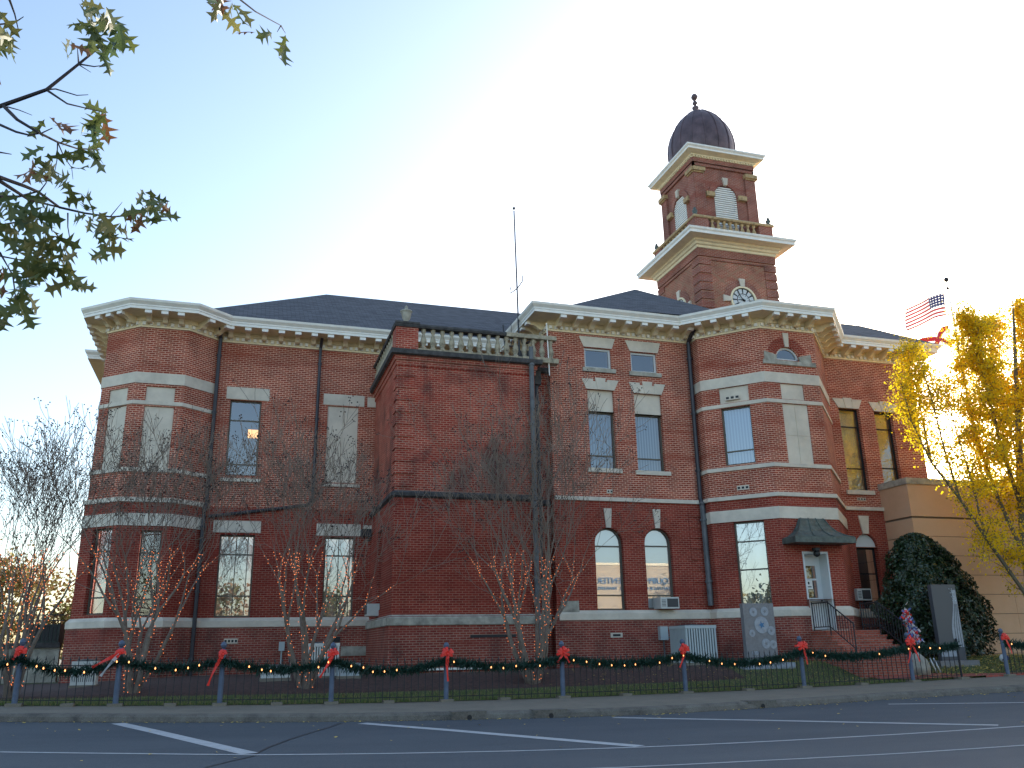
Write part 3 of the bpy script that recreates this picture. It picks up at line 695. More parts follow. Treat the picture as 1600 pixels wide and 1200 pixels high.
# --- vents, boxes on the walls
def vent(F,q,m=STONE,slots=3,name='wall_vent'):
    u0,u1,z0,z1=F.rect(*q); 
    b=MB(); b.fbox(F,u0,u1,z0,z1,-.02,.03); b.mi=1
    n=slots; w_=(u1-u0)
    for k in range(n): b.fbox(F,u0+w_*(k+.18)/n,u0+w_*(k+.82)/n,z0+(z1-z0)*.25,z0+(z1-z0)*.75,.02,.034)
    part(name,b,[m,BLACKM])
vent(FU[S_BD],(1133,619.5,1156,623)); vent(FU[S_BD],(1151.5,759.5,1171,764.5)); vent(FU[S_R],(1339,777.5,1352.5,782.5))
vent(FB[S_L],(350,998,371,1005.5),slots=4); vent(FB[S_M],(953.75,989,972.5,996),slots=1); vent(FU[S_M],(948,765,957,771),slots=2)
b=MB(); b.fbox(FB[S_L],*FB[S_L].rect(515,995,531,1003),-.05,.02); part('vent_hole',b,BLACKM)
b=MB(); b.fbox(FB[S_L],*FB[S_L].rect(532.5,1010,577,1024),-.05,.03); part('stone_plaque',b,STONE_W,label='blank pale stone block set in the base wall')
b=MB(); Fq=FL[S_L]; q=Fq.rect(563.5,828,578,839); b.fbox(Fq,q[0],q[1],q[2],q[3],0,.35); part('flood_lamp',b,BLACKM,label='black box lamp beside the lintel')
b=MB(); Fq=FB[S_M]; q=Fq.rect(1027.5,979,1041,1000); b.fbox(Fq,*q,0,.18); part('meter_box',b,ACG)
b=MB(); b.tube([Fq.pt((q[0]+q[1])/2,q[2],.1),Fq.pt((q[0]+q[1])/2,.8,.1)],.025,6); b.tube([Fq.pt(q[1],q[2]+.1,.1),Fq.pt(q[1]+.9,q[2]-.05,.1)],.02,6); part('conduit',b,PIPE2)
b=MB(); Fq=FB[S_L]; q=Fq.rect(436,1003,444,1017); b.fbox(Fq,*q,0,.12); b.tube([Fq.pt((q[0]+q[1])/2,q[2],.06),Fq.pt((q[0]+q[1])/2,.8,.06)],.025,6); part('junction_box',b,ACG)
# --- canopy over the door
b=MB(); cx0,cx1=17.98,20.38; yb=25.94; zc0,zc1=5.0,5.76
prof=[(0,1.0),(.06,.92),(.22,.62),(.42,.36),(.72,.16),(1.05,.06)]   # (outward 0..1, height)
def ring(t,h,k):
    ins=(1-t)*.75
    return [(cx0+ins,yb,zc0+h*(zc1-zc0)),(cx0+ins,yb-.12-t*.62,zc0+h*(zc1-zc0)),(cx1-ins,yb-.12-t*.62,zc0+h*(zc1-zc0)),(cx1-ins,yb,zc0+h*(zc1-zc0))]
rg=[ring(min(1,t),h,0) for t,h in prof]
for a,c in zip(rg[:-1],rg[1:]):
    for k in range(3): b.poly([c[k],c[k+1],a[k+1],a[k]])
b.poly(rg[0])
b.abox(cx0-.02,cx1+.02,yb-.78,yb,zc0-.15,zc0+.045)
for fr in(0,.33,.66,1):
    pts=[Vector(a[1]).lerp(Vector(a[2]),fr)+Vector((0,-.01,.01)) for a in rg]; b.tube(pts,.02,5)
for k in(1,2):
    for fr in(.4,):
        pts=[Vector(a[0 if k==1 else 3]).lerp(Vector(a[k]),fr)+Vector((0,0,.01)) for a in rg]; b.tube(pts,.02,5)
can=part('door_canopy',b,[COPPER_G,COPPER_D],label='flared verdigris copper canopy over the entrance')
b=MB(); lx=(cx0+cx1)/2-.05; b.tube([(lx,25.7,4.72),(lx,25.7,4.62)],.14,10); b.sphere((lx,25.7,4.53),.12,10); part('porch_lamp',b,BLACKM,can)
# ================================================================ TOWER (a part of the courthouse)
TX,TY=23.42,37.3
def sq(h): return [(TX-h,TY-h),(TX+h,TY-h),(TX+h,TY+h),(TX-h,TY+h)]
def sqf(h): q=sq(h); return [Face(q[i],q[(i+1)%4]) for i in range(4)]
b=MB(); TF=sqf(2.22)
for Fx in TF: wall_face(b,Fx,12,20.9)
b.abox(TX-2.1,TX+2.1,TY-2.1,TY+2.1,20.5,20.85)
tower=part('tower',b,B_TWR,label='square brick clock tower with diamond-patterned brickwork')
b=MB()
for Fx in TF:
    for k in range(16):
        z=13.4+k*.47
        if z>20.1: break
        for ua,ub in((0,.62),(Fx.len-.62,Fx.len)): b.fbox(Fx,ua-.04,ub+.04,z,z+.38,-.01,.05)
    b.fbox(Fx,-.05,Fx.len+.05,20.25,20.33,-.01,.06); b.fbox(Fx,-.05,Fx.len+.05,20.45,20.86,-.01,.06)
part('quoins',b,B_BEL,tower)
b=MB(); b.mi=1
b.sweep(sq(2.2),[(0,20.86),(.1,20.88),(.12,21.0),(.2,21.03),(.24,21.14),(.32,21.18),(.34,21.28),(.84,21.3)],closed=True); b.mi=0
b.sweep(sq(2.2),[(.84,21.3),(.84,21.44),(.9,21.5),(.92,21.6),(0,21.64),(-2,21.66)],closed=True); part('lower_cornice',b,[WHITE,CREAM],tower)  # sky light on this fascia put into its whiter colour
# clocks
def clock(Fx,uc,zc,r):
    c=MB(); k=36
    def disc(r0,r1,o,a0=0,a1=2*PI,n=36):
        for i in range(n):
            a,d=a0+(a1-a0)*i/n,a0+(a1-a0)*(i+1)/n
            c.poly([Fx.pt(uc+r0*math.cos(a),zc+r0*math.sin(a),o),Fx.pt(uc+r1*math.cos(a),zc+r1*math.sin(a),o),Fx.pt(uc+r1*math.cos(d),zc+r1*math.sin(d),o),Fx.pt(uc+r0*math.cos(d),zc+r0*math.sin(d),o)])
    c.mi=0; 
    for i in range(24):
        a,d=2*PI*i/24,2*PI*(i+1)/24
        c.fprism(Fx,[(uc+q*math.cos(t),zc+q*math.sin(t)) for q,t in((r,a),(r+.1,a),(r+.1,d),(r,d))],-.01,.09)
    c.mi=1; disc(0.001,r,.02)
    c.mi=2; disc(.001,r*.5,.03)
    for i in range(12):
        a=PI/6*i+PI/12; disc(r*.56,r*.92,.03,a-.19,a+.19,4)
    c.mi=1
    for i in range(12): disc(r*.36,r*.46,.036,PI/6*i-.05,PI/6*i+.05,1)
    o=part('clock_face',c,[CREAM,BLACKM,FRAME_W],tower,'round clock with white dial segments')
    h=MB()
    for ang,L,w_ in((PI*.72,r*.8,.03),(PI*.98,r*.45,.045)):
        dx,dz=math.cos(ang),math.sin(ang); px,pz=-dz*w_,dx*w_
        h.fprism(Fx,[(uc-px-.1*dx,zc-pz-.1*dz),(uc+dx*L,zc+dz*L),(uc+px-.1*dx,zc+pz-.1*dz)],.05,.065)
    h.lathe(Fx.pt(uc,zc,.06),[(.02,-.06),(.06,0),(.02,.06)],8)
    part('clock_hand',h,BLACKM,tower)
    for ang in(0,PI/2,PI):
        s=MB(); dx,dz=math.cos(ang),math.sin(ang); px,pz=-dz,dx
        s.fprism(Fx,[(uc+dx*(r+.06)-px*.11,zc+dz*(r+.06)-pz*.11),(uc+dx*(r+.5)-px*.17,zc+dz*(r+.5)-pz*.17),(uc+dx*(r+.5)+px*.17,zc+dz*(r+.5)+pz*.17),(uc+dx*(r+.06)+px*.11,zc+dz*(r+.06)+pz*.11)],-.01,.1)
        part('keystone',s,STONE,tower)
    a_=MB()
    for i in range(16):
        a,d=PI*i/16,PI*(i+1)/16
        a_.fprism(Fx,[(uc+q*math.cos(t),zc+q*math.sin(t)) for q,t in((r+.1,a),(r+.42,a),(r+.42,d),(r+.1,d))],-.01,.045)
    part('clock_arch',a_,B_BEL,tower)
clock(TF[0],2.22+.12,18.22,.66); clock(TF[3],2.22,18.22,.66)
# balustrade of the tower
tb=MB(); tb.mi=1; hb=2.3
for sx in(-1,1):
    for sy in(-1,1): tb.abox(TX+sx*hb-(.8 if sx>0 else 0),TX+sx*hb+(.8 if sx<0 else 0),TY+sy*hb-(.8 if sy>0 else 0),TY+sy*hb+(.8 if sy<0 else 0),21.6,22.6)
tb.mi=0
tb.sweep(sq(hb),[(-.25,22.58),(.06,22.58),(.09,22.64),(.05,22.72),(-.25,22.74),(-.25,22.58)],closed=True)
tb.sweep(sq(hb),[(-.25,21.66),(.0,21.66),(.0,21.8),(-.25,21.8)],closed=True)
tbo=part('tower_balustrade',tb,[OCHRE,B_BEL],tower)
pb=MB(); pb.lathe((0,0,0),[(.1,0),(.1,.08),(.06,.12),(.12,.3),(.11,.4),(.055,.58),(.06,.66),(.1,.7),(.1,.8)],8)
k0=pb.build('baluster',OCHRE,None,origin=(0,0,0),smooth=True); first=True
for s in range(4):
    Fx=sqf(hb-.12)[s]
    for k in range(8):
        o=k0 if first else link(k0.copy()); first=False; o.parent=tower; o.location=Fx.pt(.95+k*(Fx.len-1.9)/7,21.78)-ORG[CH.name]
for sx in(-1,1):
    for sy in(-1,1):
        b=MB(); b.lathe((TX+sx*(hb-.12),TY+sy*(hb-.12),22.72),[(.14,0),(.14,.06),(.07,.1),(.14,.2),(.14,.28),(.07,.34),(.09,.4),(.03,.48)],8); part('urn',b,COPPER_G,tower,smooth=True)
# belfry
hbf=1.75; b=MB(); BFc=sqf(hbf); wz0,wz1,ww=21.9,24.98,.68
for Fx in BFc:
    c=Fx.len/2; wall_face(b,Fx,21.6,26.4,[(c-ww,c+ww,wz0,wz1,.2,True)])
    for ua,ub in((-.1,.5),(Fx.len-.5,Fx.len+.1)): b.fbox(Fx,ua,ub,21.6,25.72,-.01,.12)
    b.fbox(Fx,-.1,Fx.len+.1,25.95,26.1,-.01,.1); b.fbox(Fx,-.1,Fx.len+.1,26.16,26.4,-.01,.14)
    for i in range(14):
        a,d=PI*i/14,PI*(i+1)/14; zs=wz1-ww
        b.fprism(Fx,[(c+q*math.cos(t),zs+q*math.sin(t)) for q,t in((ww+.02,a),(ww+.34,a),(ww+.34,d),(ww+.02,d))],-.01,.07)
part('belfry',b,B_BEL,tower)
for Fx in BFc:
    c=Fx.len/2; zs=wz1-ww; b=MB()
    for k in range(26):
        z=wz0+.04+k*.125
        if z>wz1-.05: break
        hw=ww-.02 if z<zs else math.sqrt(max(.01,ww*ww-(z-zs)**2))-.02
        b.hexa([Fx.pt(c-hw,z,.0),Fx.pt(c+hw,z,.0),Fx.pt(c+hw,z+.06,-.12),Fx.pt(c-hw,z+.06,-.12),Fx.pt(c-hw,z+.075,.0),Fx.pt(c+hw,z+.075,.0),Fx.pt(c+hw,z+.12,-.12),Fx.pt(c-hw,z+.12,-.12)])
    b.fbox(Fx,c-ww,c+ww,wz0,wz1,-.24,-.2)
    part('louvre',b,WHITE,tower)
    b=MB()
    for s in(-1,1):
        b=MB(); b.fbox(Fx,c+s*(ww+.28)-.24,c+s*(ww+.28)+.24,zs-.12,zs+.14,-.01,.2); part('impost_block',b,OCHRE,tower); b=MB()
        u=Fx.len/2+s*(Fx.len/2-.18); b.fbox(Fx,u-.36,u+.36,25.58,25.8,-.01,.26); b.fbox(Fx,u-.3,u+.3,25.5,25.58,-.01,.18); part('capital',b,OCHRE,tower)
    b=MB(); b.fprism(Fx,[(c-.1,wz1),(c+.1,wz1),(c+.16,wz1+.42),(c-.16,wz1+.42)],-.01,.16); part('keystone',b,STONE,tower)
b=MB(); b.mi=1; b.sweep(sq(hbf),[(0,26.38),(.1,26.4),(.12,26.48),(.2,26.5),(.22,26.56),(.54,26.66)],closed=True); b.mi=0
b.sweep(sq(hbf),[(.54,26.66),(.54,26.76),(.62,26.84),(.62,26.92),(-.1,27.0),(-1.6,27.0)],closed=True)
b.mi=1
for Fx in sqf(hbf+.12):
    n=int(Fx.len/.17)
    for k in range(n): u=(k+.5)*Fx.len/n; b.fbox(Fx,u-.045,u+.045,26.41,26.49,-.01,.07)
part('upper_cornice',b,[WHITE,CREAM],tower)  # outer face whiter than the cove, sky light painted in
b=MB(); DZ=lambda z:26.9+(z-26.9)*.93
dp=[(1.72,26.9),(1.72,27.05),(1.86,27.1),(1.95,27.35),(2.0,27.8),(2.0,28.2),(1.93,28.7),(1.79,29.2),(1.56,29.7),(1.25,30.15),(.88,30.55),(.55,30.82),(.2,31.0),(.1,31.05)]
dp=[(r_*.93,DZ(z)) for r_,z in dp]
DX=TX-.1
b.lathe((DX,TY,0),dp,32)
dome=part('dome',b,COPPER_D,tower,'dark standing-seam copper dome',smooth=True)
b=MB()
for k in range(16):
    a=2*PI*k/16; b.tube([(DX+(r_+.01)*math.cos(a),TY+(r_+.01)*math.sin(a),z) for r_,z in dp[2:-1]],.03,4)
part('dome_seams',b,COPPER_D,tower)
b=MB(); b.lathe((DX-.12,TY,-.3),[(.16,31.0),(.12,31.1),(.19,31.22),(.19,31.3),(.07,31.4),(.07,31.45),(.16,31.55),(.1,31.68),(.05,31.74),(.13,31.82),(.19,31.95),(.19,32.02),(.12,32.15),(.02,32.2)],10); part('finial',b,COPPER_D,tower,smooth=True)
# ================================================================ GROUND
def grid(name,xs,ys,fz,m,kind='structure'):
    b=MB(); nx,ny=len(xs),len(ys); b.v=[(x,y,fz(x,y)) for y in ys for x in xs]
    b.f=[(j*nx+i,j*nx+i+1,(j+1)*nx+i+1,(j+1)*nx+i) for j in range(ny-1) for i in range(nx-1)]; b.m=[0]*len(b.f)
    o=b.build(name,m,None,origin=(0,0,0)); o['kind']=kind
    me=o.data; me.polygons.foreach_set('use_smooth',[True]*len(me.polygons)); return o
CB=[atG(x,y,0) for x,y in((-250,1127),(0,1128),(300,1129),(540,1128),(800,1123),(1000,1118),(1200,1106),(1400,1092),(1600,1080),(1800,1067))]
CBx=[p.x for p in CB]; CBy=[p.y for p in CB]
def curbY(x): return float(np.interp(x,CBx,CBy))
def smooth_curb(x): return sum(curbY(x+d) for d in(-1.5,-.75,0,.75,1.5))/5
XS=list(np.linspace(-60,80,141))
grid('road',XS,[-8,-4,0,4,8,12,16,20,24],lambda x,y:zr(x),ASPH)
# kerb + sidewalk strip
b=MB(); xs=list(np.linspace(-40,60,201)); prof=[(0,-.1),(0,.02),(.03,.1),(.09,.145),(.22,.16)]
pts=[[(x,smooth_curb(x)+o,zr(x)+h) for o,h in prof] for x in xs]
for i in range(len(xs)-1):
    for k in range(len(prof)-1): b.poly([pts[i][k],pts[i+1][k],pts[i+1][k+1],pts[i][k+1]])
o=b.build('kerb',CURB,None); o['kind']='structure'
b=MB()
for i in range(len(xs)-1):
    a,c=xs[i],xs[i+1]
    b.poly([(a,smooth_curb(a)+.22,zr(a)+.16),(c,smooth_curb(c)+.22,zr(c)+.16),(c,FENCE_Y+.12,zr(c)+.185),(a,FENCE_Y+.12,zr(a)+.185)])
o=b.build('sidewalk',CONC,None); o['kind']='structure'
grid('lawn',XS,list(np.linspace(FENCE_Y+.08,26.5,14))+[30,40,60],lambda x,y:gz(x,y)+.02*noise.noise((x*1.5,y*1.5,0)),YARD)
grid('ground',[-900,-70,90,900],[-900,-9,61,900],lambda x,y:.0,TERR)
# mulch bed along the building
def mulchz(x,y): return gz(x,y)+.035+.03*noise.noise((x*3,y*3,4))
grid('mulch_bed',list(np.linspace(-9,14.8,100)),[23.9,24.0,24.3,24.6,24.9,25.3,26,28,32.6],lambda x,y:mulchz(x,y)-(.08 if y<23.95 else 0),MULCH)
# brick walk from the steps to the gate gap
b=MB()
wk=[(18.7,23.6,20.8),(18.9,23.2,21.6),(19.8,22.95,23.3),(22.6,22.62,25.6)]
L=[atZ(*p,z) for p,z in(((1350,1037),.8),((1400,1047),.66),((1505,1057),.5))]
path_l=[(18.65,23.75),(19.0,23.2),(20.4,22.8),(22.4,22.52)]; path_r=[(20.7,23.75),(21.4,23.5),(23.0,23.1),(25.4,22.52)]
for i in range(3):
    for k in range(6):
        def P_(A,t): return (A[i][0]+(A[i+1][0]-A[i][0])*t,A[i][1]+(A[i+1][1]-A[i][1])*t)
        for j in range(5):
            q=[]
            for tt,ss in((k/6,j/5),(k/6,(j+1)/5),((k+1)/6,(j+1)/5),((k+1)/6,j/5)):
                a,c=P_(path_l,tt),P_(path_r,tt); x=a[0]+(c[0]-a[0])*ss; y=a[1]+(c[1]-a[1])*ss; q.append((x,y,gz(x,y)+.05))
            b.poly(q)
b.poly([(22.4,22.52,gz(22.4,22.5)-.05),(25.4,22.52,gz(25.4,22.5)-.05),(25.4,22.52,gz(25.4,22.5)+.05),(22.4,22.52,gz(22.4,22.5)+.05)])
o=b.build('path',B_WALK,None); o['kind']='structure'
# road markings (pixel polylines measured in the photograph, laid on the road)
def stripe(pts,w0,w1,name='road_marking'):
    q=[atG(x,y,0) for x,y in pts]; c=MB(); n=len(q)
    for i in range(n-1):
        d=(q[i+1]-q[i]); m_=max(1,int(d.length/.5)); nn=Vector((-d.y,d.x,0)).normalized()
        for k in range(m_):
            a=q[i].lerp(q[i+1],k/m_); e=q[i].lerp(q[i+1],(k+1)/m_)
            wa=w0+(w1-w0)*(i+k/m_)/(n-1); wb=w0+(w1-w0)*(i+(k+1)/m_)/(n-1)
            z=lambda p:zr(p.x)+.006
            c.poly([(a.x-nn.x*wa/2,a.y-nn.y*wa/2,z(a)),(e.x-nn.x*wb/2,e.y-nn.y*wb/2,z(e)),(e.x+nn.x*wb/2,e.y+nn.y*wb/2,z(e)),(a.x+nn.x*wa/2,a.y+nn.y*wa/2,z(a))])
    return c
for pts,a,bb in([((-300,1172),(0,1175.5),(200,1178),(400,1180),(600,1178),(800,1174),(1000,1168),(1200,1159),(1400,1148),(1600,1135),(1900,1114)),.10,.10],
    [((880,1203),(975,1199.5),(1200,1188.5),(1420,1177),(1600,1165),(1900,1146)),.07,.07],
    [((184,1130.5),(240,1143),(390,1178)),.26,.26],[((566,1130.5),(700,1141),(1000,1166.5)),.26,.26],[((958,1121.5),(1200,1126),(1560,1133.5)),.22,.22],[((1388,1100.5),(1600,1098),(1800,1096)),.2,.2]):
    o=stripe(pts,a,bb).build('road_marking',LINE,None); o['kind']='structure'
# crack sealed in the asphalt
b=stripe([(400,1178),(420,1168),(455,1155),(490,1144),(520,1135),(533,1130)],.03,.03); 
o=b.build('road_crack',BLACKM,None); o['kind']='structure'
b=stripe([(320,1200),(360,1190),(400,1181)],.03,.03); o=b.build('road_crack',BLACKM,None); o['kind']='structure'
# drain pipes through the kerb
for k,(px,py) in enumerate(((717,1120),(833,1116),(1168,1104))):
    p=atG(px,py,0); y=smooth_curb(p.x); b=MB(); z=zr(p.x)+.045
    b.abox(p.x-.38,p.x+.38,y-.012,y+.35,zr(p.x)-.02,zr(p.x)+.168); b.mi=1; b.tube([(p.x,y-.02,z),(p.x,y+.02,z)],.055,10)
    o=b.build('kerb_drain',[CURB,BLACKM],None)
    tag(o,['patched kerb drain outlet nearest the middle post with a downturned bow','kerb drain outlet just right of the largest lit tree','kerb drain outlet in front of the engraved memorial'][k],'drain',group='drain outlets in the kerb')
# grass blades, fallen leaves
rnd=random.Random(5)
b=MB()
for k in range(60000):
    x=rnd.uniform(-7,30); y=22.65+abs(rnd.gauss(0,1.0))
    if x>14: y=22.65+rnd.random()**1.3*3.2
    if y>26: continue
    if x<14.8 and y>23.85: continue
    if x>19 and 22.6<y<23.7 and x<25.4:
        t=(x-18.7)/6.7; 
        if y<23.75-1.15*t+.2 and y>23.3-.75*t*1.4: continue
    z=gz(x,y); h=rnd.uniform(.03,.09); a=rnd.random()*PI; w_=.007; dx,dy=math.cos(a)*w_,math.sin(a)*w_
    lx,ly=rnd.gauss(0,.02),rnd.gauss(0,.02); b.mi=rnd.choice((0,0,1,2))
    b.poly([(x-dx,y-dy,z),(x+dx,y+dy,z),(x+lx,y+ly,z+h)])
G1=mat('grass_green',(.11,.17,.04),.8); G2=mat('grass_dull',(.17,.19,.06),.8); G3=mat('grass_straw',(.33,.27,.11),.8)
o=b.build('grass',[G1,G2,G3],None); o['kind']='stuff'
b=MB()
def leafq(x,y,z,s):
    a=rnd.random()*6.28; t=rnd.uniform(-.3,.3); c,s_=math.cos(a)*s,math.sin(a)*s
    b.poly([(x-c,y-s_,z),(x+s_*.7,y-c*.7,z+t*s),(x+c,y+s_,z+.006),(x-s_*.7,y+c*.7,z+abs(t)*s)])
for k in range(430):
    x=rnd.uniform(-6,24)
    if rnd.random()<.68: y=smooth_curb(x)-abs(rnd.gauss(0,.13))-.02
    else: y=rnd.uniform(13,20.5)
    if rnd.random()<.35: x+=0
    leafq(x,y,zr(x)+.012,rnd.uniform(.02,.042))
for k in range(1500):
    x=rnd.uniform(8,30)+abs(rnd.gauss(0,3)); y=rnd.uniform(22.7,26); leafq(x,y,gz(x,y)+.06,rnd.uniform(.02,.04))
for k in range(6000):
    x=rnd.uniform(20.5,32); y=rnd.uniform(23.2,27); leafq(x,y,gz(x,y)+.05,rnd.uniform(.025,.045))
o=b.build('fallen_leaves',FLEAF,None); o['kind']='stuff'
# ================================================================ STEPS & RAILINGS
b=MB(); sx0,sx1=18.62,20.75; LZ=1.95; b.abox(sx0,sx1,25.0,25.9,.3,LZ-.06)
n=6; tr=.25; rise=(LZ-.84)/(n+1)
for k in range(n): b.abox(sx0,sx1-.0,25.0-(k+1)*tr,25.0-k*tr,.3,LZ-.06-(k+1)*rise)
b.mi=1
for k in range(n+1):
    z=LZ-.06-k*rise; y1=25.9 if k==0 else 25.0-(k-1)*tr; y0=25.0-k*tr-.02
    b.abox(sx0-.03,sx1+.03,y0,y1,z,z+.06)
b.mi=2; b.abox(sx0+.2,sx0+.9,24.98,25.5,LZ-.001,LZ+.02)
steps=b.build('entrance_steps',[B_STEP,B_STEP,STONE],None); tag(steps,'red brick steps climbing to the white entrance door','steps')
def railing(X,label):
    b=MB(); y0,y1,y2=25.75,24.9,23.75; top=lambda y: LZ+.9 if y>=y1 else LZ+.9-(y1-y)*(.66/1.15)*1.08
    bot=lambda y: LZ+.12 if y>=y1 else max(.95,top(y)-.78)
    b.tube([(X,y0,top(y0)),(X,y1,top(y1)),(X,y2,top(y2)),(X,y2-.04,top(y2)-.1)],.022,6); b.tube([(X,y0,bot(y0)),(X,y1,bot(y1)),(X,y2,bot(y2))],.016,5)
    th=thing('stair_railing',label,'railing',(X,24.8,1.0),'iron railings of the entrance steps')
    b.build('handrail',IRON,th)
    for y in(y0,y1,y2): c=MB(); c.tube([(X,y,.9),(X,y,top(y)+.05)],.022,6); c.build('post',IRON,th)
    c=MB(); y=y0-.12
    while y>y2+.05: c.tube([(X,y,bot(y)),(X,y,top(y))],.011,4,cap=False); y-=.125
    c.build('balusters',IRON,th)
railing(18.72,'black iron railing on the left edge of the entrance steps')
railing(20.68,'black iron railing on the right edge of the entrance steps')
# area railing right of the steps
th=thing('area_railing','low dark iron railing between the steps and the magnolia','railing',(21.8,26.0,1)); c=MB()
c.tube([(20.9,26.1,2.15),(23,26.1,2.1)],.02,5); c.build('rail',IRON,th); c=MB()
for k in range(15): c.tube([(20.95+k*.14,26.1,.95),(20.95+k*.14,26.1,2.13)],.011,4)
c.build('balusters',IRON,th)
# ================================================================ FENCE
def fz(x): return zr(x)+.19
PX=[(-143,1102),(22,1102),(180,1101),(343,1099),(517,1099),(697,1098),(880,1092),(1072,1085),(1257,1074),(1427,1064)]
FX=[atY(x,y,FENCE_Y).x for x,y in PX]; GX0=atY(1503,1058,FENCE_Y).x; GX1=atY(1575,1053,FENCE_Y).x
def post(th,x,big=True):
    z=fz(x); b=MB()
    if big: b.tube([(x,FENCE_Y,z),(x,FENCE_Y,z+1.22)],.062,10); b.lathe((x,FENCE_Y,z+1.22),[(.07,0),(.075,.02),(.03,.05),(.06,.08),(.075,.13),(.055,.18),(.01,.21)],10)
    else: b.tube([(x,FENCE_Y,z),(x,FENCE_Y,z+1.12)],.035,6); b.sphere((x,FENCE_Y,z+1.15),.045,8)
    b.build('post',STEEL if big else IRON,th)
def footing(th,x,s=.16): b=MB(); z=fz(x); b.abox(x-s,x+s,FENCE_Y-.16,FENCE_Y+.14,z-.1,z+.055); b.build('footing',CONC,th)
def pickets(th,xa,xb):
    b=MB(); n=max(1,round((xb-xa)/.175))
    for k in range(1,n):
        x=xa+(xb-xa)*k/n; z=fz(x); h=1.03+rnd.uniform(-.008,.008); lx=rnd.uniform(-.01,.01)
        b.tube([(x,FENCE_Y,z+.03),(x+lx,FENCE_Y,z+h-.06)],.011,4); b.lathe((x+lx,FENCE_Y,z+h-.06),[(.009,0),(.02,.02),(.012,.05),(.002,.1)],4)
    for hh in(.12,.86):
        m_=6; b.tube([(xa+(xb-xa)*k/m_,FENCE_Y+.012,fz(xa+(xb-xa)*k/m_)+hh) for k in range(m_+1)],.014,4)
    b.build('picket_panel',IRON,th)
th=thing('iron_fence','long black iron picket fence with blue-grey posts along the sidewalk','fence',(8,FENCE_Y,.3))
for i,x in enumerate(FX):
    post(th,x); footing(th,x)
    nx=FX[i+1] if i<len(FX)-1 else GX0
    pickets(th,x,nx)
    if i<len(FX)-1: footing(th,(x+nx)/2+.05*math.sin(i),.13)
post(th,GX0,False); footing(th,GX0)
th2=thing('iron_fence','short stretch of black iron fence right of the brick path opening','fence',(GX1+2,FENCE_Y,.5))
X2=[GX1,GX1+3.2,GX1+6.4]
for i,x in enumerate(X2): post(th2,x); footing(th2,x); 
for i in range(2): pickets(th2,X2[i],X2[i+1])
# garlands
def garland(name,label,pts):
    th=thing(name,label,'garland',pts[len(pts)//2]); b=MB(); r=rnd
    tot=0; dense=[]
    for a,c in zip(pts[:-1],pts[1:]):
        n=max(2,int((Vector(c)-Vector(a)).length/.02))
        dense+=[Vector(a).lerp(Vector(c),k/n) for k in range(n)]
    for p in dense:
        for k in range(11):
            a=r.random()*6.28; el=r.uniform(-1,1); L=r.uniform(.08,.19)
            d=Vector((r.uniform(-.8,.8),math.cos(a),math.sin(a))).normalized()*L; q=p+Vector((r.gauss(0,.02),r.gauss(0,.03),r.gauss(0,.03)))
            n_=d.cross(Vector((r.random(),r.random(),r.random()))).normalized()*.017
            b.poly([q-n_,q+n_,q+d*1.0+n_*.3,q+d*1.05])
    b.tube(dense[::6],.03,5); b.build('needles',GARL,th)
    return th
def swag(x0,x1,y=FENCE_Y-.05,h0=.98,sag=.22,e=14):
    return [(x0+(x1-x0)*k/e,y,fz(x0+(x1-x0)*k/e)+h0-sag*4*(k/e)*(1-k/e)) for k in range(e+1)]
pts=[]
for i in range(len(FX)-1): pts+=swag(FX[i],FX[i+1],sag=.2+.05*math.sin(i*2))[(1 if i else 0):]
pts+=swag(FX[-1],GX0,h0=1.0,sag=.08)[1:]
ga=garland('pine_garland','long green pine garland with small lights swagged along the iron fence',pts)
gb=garland('pine_garland','short green pine garland on the fence right of the path opening',swag(X2[0],X2[1],sag=.16)+swag(X2[1],X2[2],sag=.16)[1:])
bu=MB(); bu.lathe((0,0,0),[(.005,-.02),(.013,-.01),(.016,.004),(.01,.02),(.002,.032)],6)
bu0=bu.build('bulb',BULB2,None,origin=(0,0,0)); first=True
bpx=[-100,(12,0),(58,0),(69,0),(87,0),(103,0),(133,0),(182,0),(201,0),(243,0),(275,0),(294,0),(311,0),(389,0),(409,0),(423,0),(497,0),(512,0),(548,0),(567,0),(582,0),(600,0),(619,0),(708,0),(766,0),(785,0),(805,0),(842,0),(895,0),(915,0),(935,0),(954,0),(974,0),(991,0),(1029,0),(1049,0),(1067,0),(1107,0),(1126,0),(1146,0),(1185,0),(1202,0),(1222,0),(1270,0),(1289,0),(1374,0),(1421,0),(1438,0),(1455,0),(1470,0),(1584,0)]
allp=[Vector(p) for p in pts]+[Vector(p) for p in swag(X2[0],X2[1],sag=.16)]
for q in bpx[1:]:
    X=atY(q[0],1045,FENCE_Y-.1).x; z=float(np.interp(X,[p.x for p in allp],[p.z for p in allp]))+rnd.uniform(-.05,.04)
    o=bu0 if first else link(bu0.copy()); first=False; par=ga if q[0]<1520 else gb
    o.parent=par; o.location=Vector((X,FENCE_Y-.19,z))-par.location
